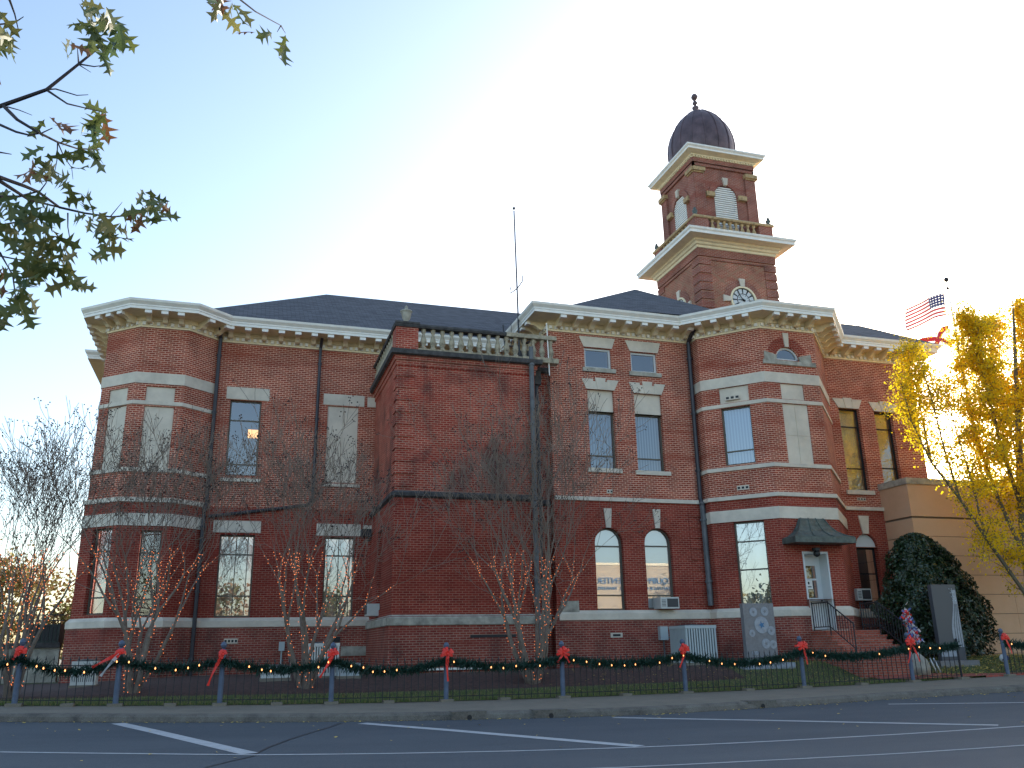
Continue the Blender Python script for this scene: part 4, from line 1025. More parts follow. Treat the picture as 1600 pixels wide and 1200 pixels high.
# ribbon bows
def bow(x,label,tails,tilt=0,size=1.0,seed=0,white=False):
    rb=random.Random(seed); z=fz(x)+1.13; c=Vector((x,FENCE_Y-.1,z)); th=thing('ribbon_bow',label,'bow',c,'red bows tied to the fence posts')
    b=MB(); 
    def loop(a,L,w_):
        n=9; pr=None
        dirv=Vector((math.cos(a),0,math.sin(a))); side=Vector((0,-1,0))
        for k in range(n+1):
            t=PI*2*k/n; q=c+dirv*(L*(1-math.cos(t))/2)+side*(L*.28*math.sin(t)+.02)
            wv=dirv.cross(side).normalized()*w_*(.35+.65*math.sin(t/2))+side*rb.uniform(-.003,.003)
            cur=(q-wv,q+wv)
            if pr: b.poly([pr[0],cur[0],cur[1],pr[1]])
            pr=cur
    for a in(.35,PI-.35,-.25,PI+.25,.95,PI-.95,1.6): loop(a+tilt+rb.uniform(-.12,.12),(.16+rb.uniform(-.02,.03))*size,.034)
    b.sphere(c+Vector((0,-.06,0)),.03,8)
    b.build('loops',RIB,th)
    for j,(ta,L,cv) in enumerate(tails):
        t=MB(); pr=None; n=8; p=c+Vector((0,-.05,0)); a=ta
        for k in range(n+1):
            d=Vector((math.cos(a),.12*math.sin(k*1.3),math.sin(a))); wv=Vector((-math.sin(a),.25*math.sin(k),math.cos(a))).normalized()*(.03+.012*math.sin(k*.8))
            cur=(p-wv,p+wv)
            if pr: t.poly([pr[0],cur[0],cur[1],pr[1]])
            pr=cur; p=p+d*L/n; a+=cv/n
        t.build('tail',RIB if not(white and j==1) else FWH,th)
bow(FX[1],'red bow on the leftmost visible fence post',[(-2.4,.2,.3)],.3,.8,1)
bow(FX[2],'red bow with long tail and a white ribbon blown left, second post',[(-2.75,.62,.2),(-2.3,.6,.2)],.6,.7,2,True)
bow(FX[3],'slim red bow on the third post, tail curling down to the left',[(-2.1,.75,.3)],.9,.7,3)
bow(FX[4],'red bow on the post before the louvred condenser, tail to lower left',[(-2.1,.6,0)],.5,1,4)
bow(FX[5],'red bow on the middle post with one tail hanging straight down',[(-1.65,.65,.25),(-1.45,.2,0)],0,1,5)
bow(FX[6],'compact red bow on the post right of the largest lit tree',[(-2.2,.3,0),(-1.0,.3,0)],0,1.05,6)
bow(FX[7],'bright red bow in front of the grey air conditioning unit',[(-1.95,.5,-.1)],.3,1,7)
bow(FX[8],'red bow with a stub tail left and a tail down, before the entrance steps',[(3.05,.28,0),(-1.3,.5,-.2)],.2,1,8)
bow(FX[9],'largest red bow with two spread tails beside the flag-bunting figure',[(-1.85,.62,-.1),(-1.1,.6,-.2)],0,1.15,9)
bow(GX1,'red bow on the first post right of the path opening',[(-1.15,.5,-.2)],0,1,10)
# ================================================================ TREES
def myrtle(name,x,y,seed,H,spread,label,lights=True,dark=False,nt=7):
    r=random.Random(seed); z=gz(x,y); th=thing(name,label,'tree',(x,y,z),'bare crape myrtles wound with lights' if lights else None)
    trunk,crown,pods=MB(),MB(),MB(); lpts=[]
    def br(p,d,L,rad,dep):
        n=4 if dep<2 else 3; pts=[p.copy()]; rs=[rad]; dd=d.copy()
        for k in range(n):
            dd=(dd+Vector((r.gauss(0,.11),r.gauss(0,.11),r.gauss(0,.06)+.06))).normalized(); pts.append(pts[-1]+dd*L/n); rs.append(rad*(1-.4*(k+1)/n))
        rs=[max(.0058,q_) for q_ in rs]
        (trunk if dep<=1 else crown).tube(pts,rs,6 if dep<2 else (4 if dep<3 else 3),cap=False)
        if lights:
            for a,c in zip(pts[:-1],pts[1:]):
                hh=(a.z-z)
                if hh<3.3 and dep<=2:
                    m=int((c-a).length/.085)
                    for k in range(m):
                        if r.random()<.8: 
                            q=a.lerp(c,k/max(1,m)); ang=r.random()*6.28; rr=rad+.015; lpts.append(q+Vector((math.cos(ang)*rr,math.sin(ang)*rr-.01,0)))
        if dep>=6 or L<.29:
            if r.random()<.3:
                for k in range(r.randint(3,6)):
                    q=pts[-1]+Vector((r.gauss(0,.05),r.gauss(0,.05),r.gauss(0,.05))); pods.sphere(q,r.uniform(.012,.02),4)
            return
        nb=2 if r.random()<.8 else 3
        base=r.random()*6.28
        for k in range(nb):
            ang=base+k*6.28/nb+r.uniform(-.5,.5); tilt=(r.uniform(.22,.56) if dep>0 else r.uniform(.15,.32))
            ax=dd.orthogonal().normalized(); ax=Matrix.Rotation(ang,3,dd)@ax
            nd=(dd*math.cos(tilt)+ax*math.sin(tilt)); nd.z+=.1; nd.normalize()
            br(pts[-1],nd,L*r.uniform(.66,.9),rs[-1]*r.uniform(.66,.84),dep+1)
        if dep>=1 and r.random()<.22:
            q=pts[2]; ax=dd.orthogonal().normalized(); ax=Matrix.Rotation(r.random()*6.28,3,dd)@ax
            br(q,(dd*.6+ax*.8).normalized(),L*.55,rs[2]*.45,max(dep+1,3))
    for k in range(nt):
        a=6.28*k/nt+r.uniform(-.3,.3); t=r.uniform(.1,1)*spread
        d=Vector((math.cos(a)*t,math.sin(a)*t*.8,1)).normalized()
        br(Vector((x+math.cos(a)*.1,y+math.sin(a)*.1,z-.05)),d,H*r.uniform(.24,.32),r.uniform(.06,.085),0)
    trunk.build('trunk',BARK,th); crown.build('crown',TWIG,th)
    if pods.v: pods.build('seed_pods',POD,th)
    if lights:
        r.shuffle(lpts); c=Vector((x,y,z))
        st=thing('string_lights','orange fairy lights wound around the '+label.split(' tree')[0]+' tree','string lights',c,'fairy lights on the myrtles')
        bs=MB(); bs.sphere((0,0,0),.011,4); b0=bs.build('bulb',BULB,None,origin=(0,0,0)); 
        lpts.sort(key=lambda p:p.y); near=lpts[:100]; rest=lpts[100:]
        for k,q in enumerate(near):
            o=b0 if k==0 else link(b0.copy()); o.parent=st; o.location=q-c
        m_=MB(); m_.v=[]
        for q in rest: m_.sphere(q,.011,4)
        if rest: o=m_.build('bulbs',BULB,st); o['kind']='stuff'
    return th
def bx(px,py,Y): return atY(px,py,Y).x
myrtle('crape_myrtle',bx(20,1070,24.3),24.3,11,5.4,.42,'bare myrtle tree at the far left edge beside the retaining wall')
myrtle('crape_myrtle',bx(207,1070,24.3),24.3,12,6.3,.42,'bare myrtle tree in front of the polygonal left bay')
myrtle('crape_myrtle',bx(477,1056,24.4),24.4,13,6.2,.48,'bare myrtle tree in front of the left wing windows')
myrtle('crape_myrtle',bx(832,1050,24.3),24.3,14,6.9,.66,'largest bare myrtle tree, before the annex corner pipes',nt=10)
myrtle('bare_tree',-13.5,33,15,6.5,.5,'unlit bare tree left of the courthouse behind the railing',lights=False)
# ---- ginkgo
def leafcloud(mb,r,c,n,s,rad,mats=(0,)):
    for k in range(n):
        q=c+Vector((r.gauss(0,rad),r.gauss(0,rad),r.gauss(0,rad*.8)))
        a=Vector((r.gauss(0,1),r.gauss(0,1),r.gauss(0,1))).normalized(); t=a.orthogonal().normalized(); u=a.cross(t); L=s*r.uniform(.7,1.3)
        mb.mi=r.choice(mats); mb.poly([q,q+t*L*.9+u*L*.5,q+t*L*1.05,q+t*L*.9-u*L*.5])
r=random.Random(77)
gk=thing('ginkgo_tree','tall ginkgo tree with sparse bright yellow leaves at the right edge','tree',(atY(1625,1010,24).x,24,.9))
tr,lim,lv=MB(),MB(),MB()
def pxl(l): return [atY(x,y,Y) for x,y,Y in l]
T0=pxl([(1640,1040,24),(1612,930,24),(1597,800,24),(1592,700,24),(1588,600,24),(1584,500,24),(1582,468,24)])
tr.tube(T0,[.2,.18,.15,.12,.08,.04,.015],8)
limbs=[[(1628,990,24),(1600,925,23.9),(1540,840,23.6),(1500,780,23.4),(1455,722,23.2),(1425,660,23),(1408,600,22.9)],
 [(1606,880,24),(1560,780,24.4),(1528,690,24.7),(1510,610,25),(1500,560,25.2),(1494,515,25.2)],
 [(1598,800,24),(1565,700,23.4),(1540,600,23),(1522,530,22.9),(1512,495,22.8)],
 [(1455,722,23.2),(1440,650,23.4),(1432,590,23.5),(1422,540,23.5)],
 [(1500,780,23.4),(1475,700,23),(1455,620,22.7),(1440,570,22.6)],
 [(1540,840,23.6),(1515,740,24),(1490,660,24.3),(1478,600,24.4)],
 [(1594,740,24),(1572,640,24.8),(1556,560,25.3),(1550,500,25.5)],
 [(1592,700,24),(1620,600,23.5),(1630,520,23.2),(1632,480,23)],
 [(1606,880,24),(1660,780,24),(1700,680,24),(1720,580,24)],
 [(1597,800,24),(1640,700,25),(1670,600,25.5),(1680,520,25.6)],
 [(1612,930,24),(1680,850,23.5),(1740,760,23.2),(1780,660,23)],
 [(1600,830,24),(1630,740,22.8),(1650,640,22.2),(1660,560,22)],
 [(1592,700,24),(1600,600,24.6),(1606,520,24.8),(1600,478,24.8)]]
for li,L in enumerate(limbs):
    q=pxl(L); r0=.085 if li in(0,1,2) else .05; lim.tube(q,[r0*(1-.85*k/(len(q)-1)) for k in range(len(q))],6)
    tot=[q[k].lerp(q[k+1],t/7) for k in range(len(q)-1) for t in range(7)]
    for k,pnt in enumerate(tot):
        f=k/len(tot)
        if f<.16 or r.random()>.92: continue
        for s in range(r.choice((2,2,3,3))):
            d=Vector((r.gauss(0,.7),r.gauss(0,.7),r.uniform(.1,1.1))).normalized(); Ls=r.uniform(.35,1.05)*(1.1-.4*f)
            pp=[pnt]; 
            for j in range(4): d=(d+Vector((0,0,.1))+Vector((r.gauss(0,.1),r.gauss(0,.1),0))).normalized(); pp.append(pp[-1]+d*Ls/4)
            lim.tube(pp,[.016,.012,.009,.006,.004],3,cap=False)
            dens=1.0
            X=pnt.x
            if li in(0,3,4,5): dens=.22 if pnt.z<9 else .34
            if li==1 and f>.75: dens=.3
            if li==0 and f<.62: dens=.12
            for j in range(1,5):
                if r.random()<.9: leafcloud(lv,r,pp[j],int(r.uniform(48,95)*dens),.07,.18,(0,0,0,0,1))
LP=[q for L in limbs[1:] for a_,b_ in zip(pxl(L)[:-1],pxl(L)[1:]) for q in(a_,a_.lerp(b_,.33),a_.lerp(b_,.66))]
for k in range(210):
    x=r.uniform(1500,1700); y=500+(r.random()**.85)*385
    if x<1535 and y<570: continue
    if x<1530 and y>760: continue
    c=atY(x,y,r.uniform(22.4,25.8)); nb_=min(LP,key=lambda q:(q-c).length+max(0,q.z-c.z)*2)
    if (nb_-c).length>2.2: continue
    mid=nb_.lerp(c,.5)+Vector((0,0,.1)); lim.tube([nb_,mid,c],[.014,.009,.004],3,cap=False)
    for q,n in((c,70),(mid,45),(mid.lerp(c,.5),50)): leafcloud(lv,r,q,n,.07,.2,(0,0,0,0,1))
for (x,y,Y,n,rd) in((1425,548,23,260,.2),(1440,556,23,200,.2),(1412,545,23,120,.15),(1405,585,22.9,100,.2),(1392,640,22.8,70,.25),(1418,600,22.9,90,.25)): leafcloud(lv,r,atY(x,y,Y),int(n*1.3),.055,rd,(0,0,1))
tr.build('trunk',GBARK,gk); lim.build('limbs',GBARK,gk); lv.build('leaves',[GLEAF,GLEAF2],gk)
# ---- magnolia
mg=thing('magnolia_bush','large dark glossy evergreen magnolia between the courthouse and the tan wall','bush',(24.0,26.1,1.0))
r=random.Random(3); b=MB(); s=MB()
for k in range(30000):
    h=r.random()**.85; z=1.05+h*4.3; prof=2.2*math.sqrt(max(0,1-h**1.8))*(.84+.16*(1-h))+.08
    if h<.12: prof*=.85+h*1.25
    a=r.random()*6.28; lump=1+.32*noise.noise((math.cos(a)*1.9,math.sin(a)*1.9,z*.9))+.5*noise.noise((math.cos(a)*4.5,math.sin(a)*4.5,z*2.0))
    rr=prof*lump*(1-.35*r.random()**2.2)
    c=Vector((24.0+math.cos(a)*rr+.5*(.5-h),26.1+math.sin(a)*rr*.5,z))
    n_=(Vector((math.cos(a),math.sin(a),.6))+Vector((r.gauss(0,.6),r.gauss(0,.6),r.gauss(0,.5)))).normalized()
    t=n_.orthogonal().normalized(); t=Matrix.Rotation(r.random()*6.28,3,n_)@t; u=n_.cross(t); L=r.uniform(.045,.085); w_=L*.38
    b.mi=0 if r.random()<.8 else 1
    b.poly([c-t*L,c-t*L*.3+u*w_,c+t*L*.5+u*w_*.8,c+t*L,c+t*L*.5-u*w_*.8,c-t*L*.3-u*w_])
for k in range(9):
    a=k*.7; s.tube([(24.0,26.1,.9),(24.0+math.cos(a)*.4,26.1+math.sin(a)*.2,2.4),(24.0+math.cos(a)*.9,26.1+math.sin(a)*.35,3.6)],[.07,.04,.015],5)
b.build('leaves',[MLEAF,MLEAF2],mg); s.build('stem',DBARK,mg)
# ---- oak overhead, near the camera
ok=thing('oak_tree','red oak whose olive and rust lobed leaves hang into the upper left of the picture','tree',(-7.5,4.6,.2))
DO=5.6
r=random.Random(21)
def on(x,y,d=None): v=ray(x,y); return CAM+v.normalized()*(d or DO)
brs=[([(-260,260),(-120,205),(0,166),(73,140),(123,100),(154,75)],.011),([(73,140),(87,139),(120,149),(138,148)],.004),([(75,142),(105,162),(159,175)],.005),
([(123,100),(121,76)],.004),([(123,100),(147,104),(162,102)],.004),([(123,101),(142,113)],.003),([(6,166),(27,187),(60,207),(90,222),(120,232),(155,234)],.008),([(12,167),(30,172),(50,180)],.003),
([(-300,240),(-120,262),(0,277),(39,291),(60,300),(93,324),(132,333),(174,339),(208,336)],.008),([(-280,230),(-120,250),(0,283),(45,312),(93,324)],.010),([(172,339),(181,328),(191,316)],.003),
([(106,333),(106,355),(112,389)],.004),([(-200,330),(0,352),(48,343)],.006),([(-200,300),(0,307),(30,307),(63,298),(72,286)],.006),([(-100,180),(0,195),(25,206),(45,211),(65,208),(82,200)],.005),
([(90,222),(89,250),(85,272)],.003),([(90,222),(100,245),(112,262),(114,280)],.003),([(60,303),(70,325),(80,345)],.003),([(-60,-60),(15,0),(23,22),(29,48)],.005),([(-30,42),(8,37),(28,32),(37,26)],.004),
([(300,-120),(340,-40),(376,0),(399,18),(439,40)],.006),([(439,40),(446,52)],.003),([(439,40),(433,50)],.003),([(-100,360),(0,395),(20,430),(25,470)],.006),([(-120,240),(0,238),(18,241)],.004),([(46,312),(50,335),(60,350)],.003),([(0,400),(40,408),(80,400)],.004)]
tk,lb=MB(),MB()
tk.tube([(-7.5,4.6,-.2),(-7.45,4.6,1.5),(-7.3,4.7,3.5),(-7.2,4.7,5.5),(-7.0,4.8,8.5),(-6.9,4.8,12)],[.42,.34,.3,.25,.16,.05],10)
for l,r0 in brs:
    q=[on(x,y,DO+.35*math.sin(x*.013+y*.02)) for x,y in l]
    if l[0][0]<-20:
        q=[Vector((-7.2,4.75,q[0].z*.55+2.2))]+q; rs=[r0*3]+[r0*(1.6-1.1*k/(len(l)-1)) for k in range(len(l))]
    elif l[0][1]<-20:
        q=[Vector((-7.0,4.8,8.5)),Vector((-3.5,4.9,9.0)),q[0]+Vector((-.8,.1,.9))]+q; rs=[.05,.03,.015]+[r0*(1.3-.9*k/(len(l)-1)) for k in range(len(l))]
    else: rs=[r0*(1.25-.8*k/(len(l)-1)) for k in range(len(l))]
    lb.tube(q,rs,6)
leafs=MB()
OUT=[(0,0),(.1,.05),(.2,.25),(.25,.08),(.4,.1),(.54,.44),(.56,.11),(.68,.12),(.8,.34),(.82,.1),(1,0)]
def oleaf(c,d,L,mi,curl):
    d=d.normalized(); u=d.cross(Vector((r.gauss(0,1),r.gauss(0,1),r.gauss(0,.4)))).normalized(); n_=d.cross(u)
    leafs.mi=mi; wv=r.uniform(.8,1.15)
    cen=[c+d*L*t+n_*(curl*L*math.sin(t*2.6)) for t,_ in OUT]
    for s in(1,-1):
        for k in range(len(OUT)-1):
            t0,w0=OUT[k]; t1,w1=OUT[k+1]
            fold=.22
            leafs.poly([cen[k],cen[k+1],cen[k+1]+u*s*w1*L*wv+n_*w1*L*fold,cen[k]+u*s*w0*L*wv+n_*w0*L*fold])
cl=[(158,28,15,13,(0,1,1,3)),(175,42,13,9,(1,0)),(150,50,10,7,(0,)),(178,60,9,4,(1,)),(108,76,7,4,(0,2)),(155,93,4,2,(1,)),(14,68,14,11,(3,0)),(2,28,8,4,(3,)),(2,128,4,2,(2,)),
(75,188,8,3,(2,0)),(92,200,5,2,(2,)),(162,182,9,7,(0,2)),(148,205,10,6,(0,1)),(125,222,11,5,(0,)),(136,243,11,6,(0,1)),(142,262,6,3,(0,)),(68,238,8,2,(2,)),(52,257,9,4,(0,2)),(76,262,12,6,(3,0)),(50,284,9,3,(2,)),(108,290,8,4,(0,)),
(16,303,6,2,(0,)),(14,326,12,8,(1,0)),(38,318,7,4,(1,)),(137,317,9,4,(3,0)),(135,340,9,5,(0,)),(160,352,11,8,(0,3)),(172,368,9,7,(3,0)),(160,392,9,6,(0,3)),(228,308,9,4,(2,)),(245,322,9,5,(2,0)),(222,332,6,3,(2,)),(240,345,10,6,(0,)),(258,330,6,3,(0,)),
(54,345,7,4,(1,)),(22,366,13,8,(2,0,3)),(50,388,11,7,(0,)),(80,368,13,9,(3,0)),(75,395,15,10,(3,0)),(104,398,12,8,(0,3)),(100,425,12,9,(3,0)),(70,420,12,8,(0,)),(8,424,9,6,(2,0)),(30,440,12,9,(0,1)),(40,465,8,5,(0,)),(8,470,11,7,(2,0)),(28,485,8,6,(0,)),(6,502,8,5,(2,0)),(108,448,6,3,(3,)),
(330,3,6,3,(2,)),(345,8,9,5,(3,2)),(365,18,9,5,(2,)),(350,22,6,3,(3,)),(412,55,7,2,(2,)),(424,60,7,2,(0,)),(448,62,8,2,(0,)),(446,72,5,1,(2,))]
for x,y,rp,n,mm in cl:
    for k in range(max(1,int(n*.75))):
        c=on(x+r.gauss(0,rp*.55),y+r.gauss(0,rp*.55)-8,DO+r.uniform(-.25,.25)); d=Vector((r.gauss(0,.55),r.gauss(0,.5),r.uniform(-1.1,.1)))
        mi_=r.choice(mm); mi_=r.choice((0,3,1)) if mi_==2 and r.random()<.5 else mi_
        oleaf(c,d,r.uniform(.12,.175),mi_,r.uniform(-.25,.25))
tk.build('trunk',DBARK,ok); lb.build('limbs',DBARK,ok); leafs.build('leaves',OLEAF,ok)
# ================================================================ FOLIAGE MASS TREES (left background, and across the street behind the camera)
def blobtree(name,x,y,z0,h,rad,cols,seed,label,n=3500,ls=.22,group=None):
    r=random.Random(seed); th=thing(name,label,'tree',(x,y,z0),group); b=MB(); t=MB()
    t.tube([(x,y,z0-.2),(x+.1,y,z0+h*.35),(x,y,z0+h*.8)],[.2,.15,.04],7)
    cs=[Vector((x+r.gauss(0,rad*.45),y+r.gauss(0,rad*.45),z0+h*r.uniform(.35,.92))) for k in range(11)]
    for c in cs:
        t.tube([(x,y,z0+h*.35),tuple(c)],[.07,.02],4); rr=rad*r.uniform(.3,.5); leafcloud(b,r,c,n//11,ls,rr*.62,tuple(range(len(cols))))
    t.build('trunk',GBARK,th); b.build('crown',cols,th)
A1=mat('autumn_orange',(.24,.13,.05),.8,trans=.2); A2=mat('autumn_green',(.14,.14,.04),.8,trans=.4); A3=mat('autumn_gold',(.28,.22,.07),.8,trans=.2); A4=mat('evergreen_leaf',(.04,.06,.025),.8)
for k,(x,y,h,rad,cs,lab) in enumerate(((-19,58,6.5,3.6,(A2,A3),'olive autumn tree at the left edge beyond the retaining wall'),(-13.5,60,7.5,3.2,(A1,A3),'golden tree beyond the railing, left of the bay'),(-9.5,63,5.2,3.2,(A1,A2),'rusty orange low tree close beside the courthouse corner'),(-26,62,8,4,(A2,A1),'green and rust tree outside the left edge'))):
    blobtree('autumn_tree',x,y,.3,h,rad,cs,40+k,lab,n=5000,ls=.2,group='autumn trees far behind')
# behind the camera: store with a sign, trees (seen mirrored in the windows)
SY=2*28.28-81.6
b=MB(); b.mi=0
st=thing('store_building','tan store across the street with lettering on its front, mirrored in the arched windows','building',(36,SY,0))
b.abox(31.5,47,SY-12,SY,0,9.4); b.build('wall',mat('store_stucco',(.52,.40,.26),.9,noise_amt=.1),st)
b=MB(); b.abox(31.3,47.2,SY-.3,SY+.12,9.4,9.65); b.build('parapet',CREAM,st)
def text_obj(s,loc,size,m,parent,name='lettering',rot=(PI/2,0,PI),width=None):
    cu=bpy.data.curves.new(name,'FONT'); cu.body=s; cu.size=size; cu.extrude=.03
    o=link(bpy.data.objects.new(name,cu)); bpy.context.view_layer.update()
    me=bpy.data.meshes.new_from_object(o.evaluated_get(bpy.context.evaluated_depsgraph_get())); bpy.data.objects.remove(o); bpy.data.curves.remove(cu)
    me.materials.clear(); me.materials.append(m); o=link(bpy.data.objects.new(name,me)); o.rotation_euler=rot
    if width: xs=[v.co.x for v in me.vertices]; o.scale=(width/(max(xs)-min(xs)),1,1)
    o.parent=parent; o.location=Vector(loc)-parent.location; return o
TB=mat('sign_blue',(.05,.16,.30),.6)
text_obj('EQUIPMENT CENTER',(42.95,SY+.05,7.6),.85,TB,st,width=8.3)
text_obj('RENTALS & COMMERCIAL TRAILERS',(42.95,SY+.05,7.0),.42,TB,st,width=8.3)
for k,(x,y,h,rad,cs,lab) in enumerate(((-12,-22,9,4.5,(A4,A2),'dark green tree across the street on the left'),(-2,-26,8,4,(A1,A2),'rust tree across the street near the middle'),(8,-24,7,4,(A4,A2),'olive tree across the street'),(18,-30,8,5,(A3,A2),'golden tree across the street'),(-24,-20,10,5,(A2,A4),'large green tree across the street at far left'),(27,-27,5,4,(A3,A2),'low golden tree next to the tan store'),(52,-20,9,6,(A3,A3),'yellow tree across the street at far right'))):
    blobtree('street_tree',x,y,0,h,rad,cs,60+k,lab,n=2200,ls=.35,group='trees across the street')
for k,(x,y,h,rad,lab) in enumerate(((-24,0,5.6,3.2,'low olive tree up the street, mirrored in the slanted bay window'),(-20,-5,6,3.2,'low golden tree up the street, mirrored in the slanted bay window'),(-29,5,6,3.2,'low shaggy tree farthest up the street on the left'))):
    blobtree('street_tree',x,y,0,h,rad,(A2,A3,A4),90+k,lab,n=3000,ls=.3,group='trees across the street')
for k,(x,y,h,rad,lab) in enumerate(((43,30.5,13,4.2,'added sun-blocking evergreen out of view, nearest the tan wall'),(49.5,37,16,5,'tallest added sun-blocking evergreen, out of view'),(41,26,10,3.6,'lowest added sun-blocking evergreen, out of view'))):  # unseen evergreens added to keep sunlight off the road
    blobtree('sun_block_tree',x,y,.8,h,rad,(A4,A4),80+k,lab,n=5000,ls=.3,group='added unseen evergreens that block the sun')
# ================================================================ THINGS AROUND THE BUILDING
# tan precast building
pb_=thing('precast_building','tan concrete panel building with horizontal joints at the right edge','building',(30,28,.9))
b=MB(); bxL,byF,bh=24.46,26.86,7.62
hs=[.4,1.2,1.98,2.78,3.58,4.38,5.18,5.95]+[6.6]
z=bh-.0
lev=[bh-.24,bh-1.5,bh-1.56,bh-2.25,bh-2.97,bh-3.69,bh-4.41,bh-5.13,bh-5.85,bh-6.57,bh-7.3]
for k in range(len(lev)-1):
    za,zb=lev[k+1],lev[k]
    if zb-za<.1: b.abox(bxL+.06,46,byF+.06,40,za,zb); continue
    for j in range(5):
        x0=bxL+j*4.3; b.abox(x0+(.0 if j==0 else .012),x0+4.3,byF,byF+.3,za+.02,zb)
    b.abox(bxL,bxL+.3,byF+.3,40,za+.02,zb)
b.build('wall',BEIGE,pb_)
b=MB(); b.abox(bxL+.05,46,byF+.05,40,.3,bh-.3); b.build('wall_core',mat('panel_joint',(.16,.12,.08),.9),pb_)
b=MB(); b.abox(bxL-.05,46.1,byF-.05,40.1,bh-.24,bh); b.build('coping',STONE_W,pb_)
# retaining wall & railing at left
rw=MB(); rw.abox(-30,-5.9,35.8,36.1,.2,1.9); rw.mi=1; rw.abox(-30,-5.9,35.72,36.16,1.9,2.08); o=rw.build('retaining_wall',[STONE_W,GRIME],None); tag(o,'low pale retaining wall with a dark coping left of the courthouse','wall')
th=thing('terrace_railing','black iron railing on top of the retaining wall','railing',(-12,36,2)); b=MB()
b.tube([(-30,36,3.05),(-5.9,36,3.05)],.025,4); b.tube([(-30,36,2.85),(-5.9,36,2.85)],.02,4); b.build('rail',IRON,th); b=MB()
for k in range(110): b.tube([(-30+k*.22,36,2.08),(-30+k*.22,36,3.05)],.013,4)
b.build('balusters',IRON,th)
b=MB(); b.abox(-7.2,-6.1,36.6,37.6,2.08,2.75); b.mi=1
for k in range(8): b.abox(-7.18+k*.13,-7.1+k*.13,36.58,36.61,2.15,2.7)
o=b.build('generator_box',[mat('dark_green_box',(.02,.035,.028),.5),BLACKM],None); tag(o,'dark green utility box on the retaining wall beside the courthouse corner','utility box')
# condensers
def condenser(x,y,wd,h,label,col=ACG,sq_=False):
    z=gz(x,y)+.06; th=thing('air_conditioner',label,'air conditioner',(x,y,z),'air conditioning units on the ground')
    b=MB(); b.abox(x-wd*.55,x+wd*.55,y-wd*.55,y+wd*.55,z-.1,z+.02); b.build('pad',CONC,th)
    b=MB(); r_=wd*.5
    b.abox(x-r_,x+r_,y-r_,y+r_,z+.02,z+.1); b.abox(x-r_-.01,x+r_+.01,y-r_-.01,y+r_+.01,z+h-.09,z+h)
    n=12
    for k in range(n):
        t=(k+.5)/n*wd-r_; w_=wd/n*.3
        b.abox(x+t-w_,x+t+w_,y-r_,y-r_+.025,z+.1,z+h-.09); b.abox(x-r_,x-r_+.025,y+t-w_,y+t+w_,z+.1,z+h-.09); b.abox(x+r_-.025,x+r_,y+t-w_,y+t+w_,z+.1,z+h-.09)
    b.build('housing',col,th)
    b=MB(); b.abox(x-r_+.05,x+r_-.05,y-r_+.05,y+r_-.05,z+.1,z+h-.1); b.build('coil',ACD,th)
    b=MB(); b.lathe((x,y,z+h),[(r_*.8,0),(r_*.78,.03),(.05,.05)],16); b.build('fan_guard',ACD,th)
condenser(14.25,26.0,1.1,1.15,'large pale grey condenser unit at the foot of the polygonal entrance bay')
condenser(bx(503,1040,26.2),26.2,.85,.9,'white louvred condenser behind the fourth bow',ACW)
condenser(bx(543,1055,25.6),25.6,.6,.35,'flat low pale unit right of the white louvred condenser',ACG)
condenser(bx(430,1055,25.6),25.6,.75,.32,'flat low white unit left of the trunk of the myrtle before the left wing',ACW)
condenser(bx(132,1060,26.6),26.6,.6,.62,'small white louvred unit at the foot of the left bay',ACW)
def window_ac(F,q,label,o1=.42,z=None):
    u0,u1,z0,z1=F.rect(*q); 
    c=F.pt((u0+u1)/2,z0,.1); th=thing('window_air_conditioner',label,'air conditioner',c,'window air conditioners')
    b=MB(); b.fbox(F,u0,u1,z0,z1,-.2,o1); b.build('case',ACW,th)
    b=MB(); b.fbox(F,u0+(u1-u0)*.35,u1-.04,z0+.05,z1-.05,o1-.01,o1+.012); b.build('grille',ACD,th)
    b=MB()
    for k in range(5): zz=z0+(z1-z0)*(.2+.13*k); b.fbox(F,u0+.04,u0+(u1-u0)*.28,zz,zz+.02,o1,o1+.008)
    b.build('vent_slats',ACD,th)
window_ac(FL[S_M],(1023.5,934,1053,951.5),'beige window air conditioner in the right arched window')
window_ac(FL[S_R],(1325,921,1349,939),'white window air conditioner under the dark window beside the magnolia',.5)
Fs=AL[0]; th=thing('window_air_conditioner','small white window unit on the left flank of the annex','air conditioner',(4.5,30.5,2.8),'window air conditioners')
b=MB(); b.abox(4.3,4.72,30.2,30.75,2.72,3.12); b.build('case',ACW,th); b=MB(); b.abox(4.285,4.3,30.25,30.7,2.78,3.06); b.build('grille',ACD,th)
# memorial slabs
z=gz(16.1,25); q=[Vector((15.57,25,0)),Vector((16.66,25.0,0))]
b=MB(); b.abox(15.5,16.62,24.88,25.06,z-.1,2.82); Fm=Face((15.5,24.88),(16.62,24.88)); b.mi=1
th=thing('memorial_slab','grey granite memorial slab with round service medallions left of the steps','memorial',(16.1,25,z))
b.mi=0; b.build('slab',GRAN,th)
b=MB(); b.abox(15.2,17.1,24.7,25.25,z-.1,z+.1); b.build('plinth',GRAN_L,th)
meds=[(.36,2.55,.14),(.78,2.57,.14),(.62,2.15,.26),(.95,1.97,.14),(.25,1.9,.11),(.72,1.58,.15),(.98,1.55,.13),(.25,1.3,.06),(.35,1.3,.06)]
for k,(u,zz,rr) in enumerate(meds):
    b=MB()
    n=20; ring=[(u+rr*math.cos(2*PI*i/n),zz+rr*math.sin(2*PI*i/n)) for i in range(n)]; b.fprism(Fm,ring,0,.012)
    b.mi=1; rr2=rr*.45; b.fprism(Fm,[(u+rr2*(1 if i%2 else .45)*math.cos(PI*i/5),zz+rr2*(1 if i%2 else .45)*math.sin(PI*i/5)) for i in range(10)],.01,.018)
    b.build('medallion',[GRAN_L,TB if k==2 else GRAN],th)
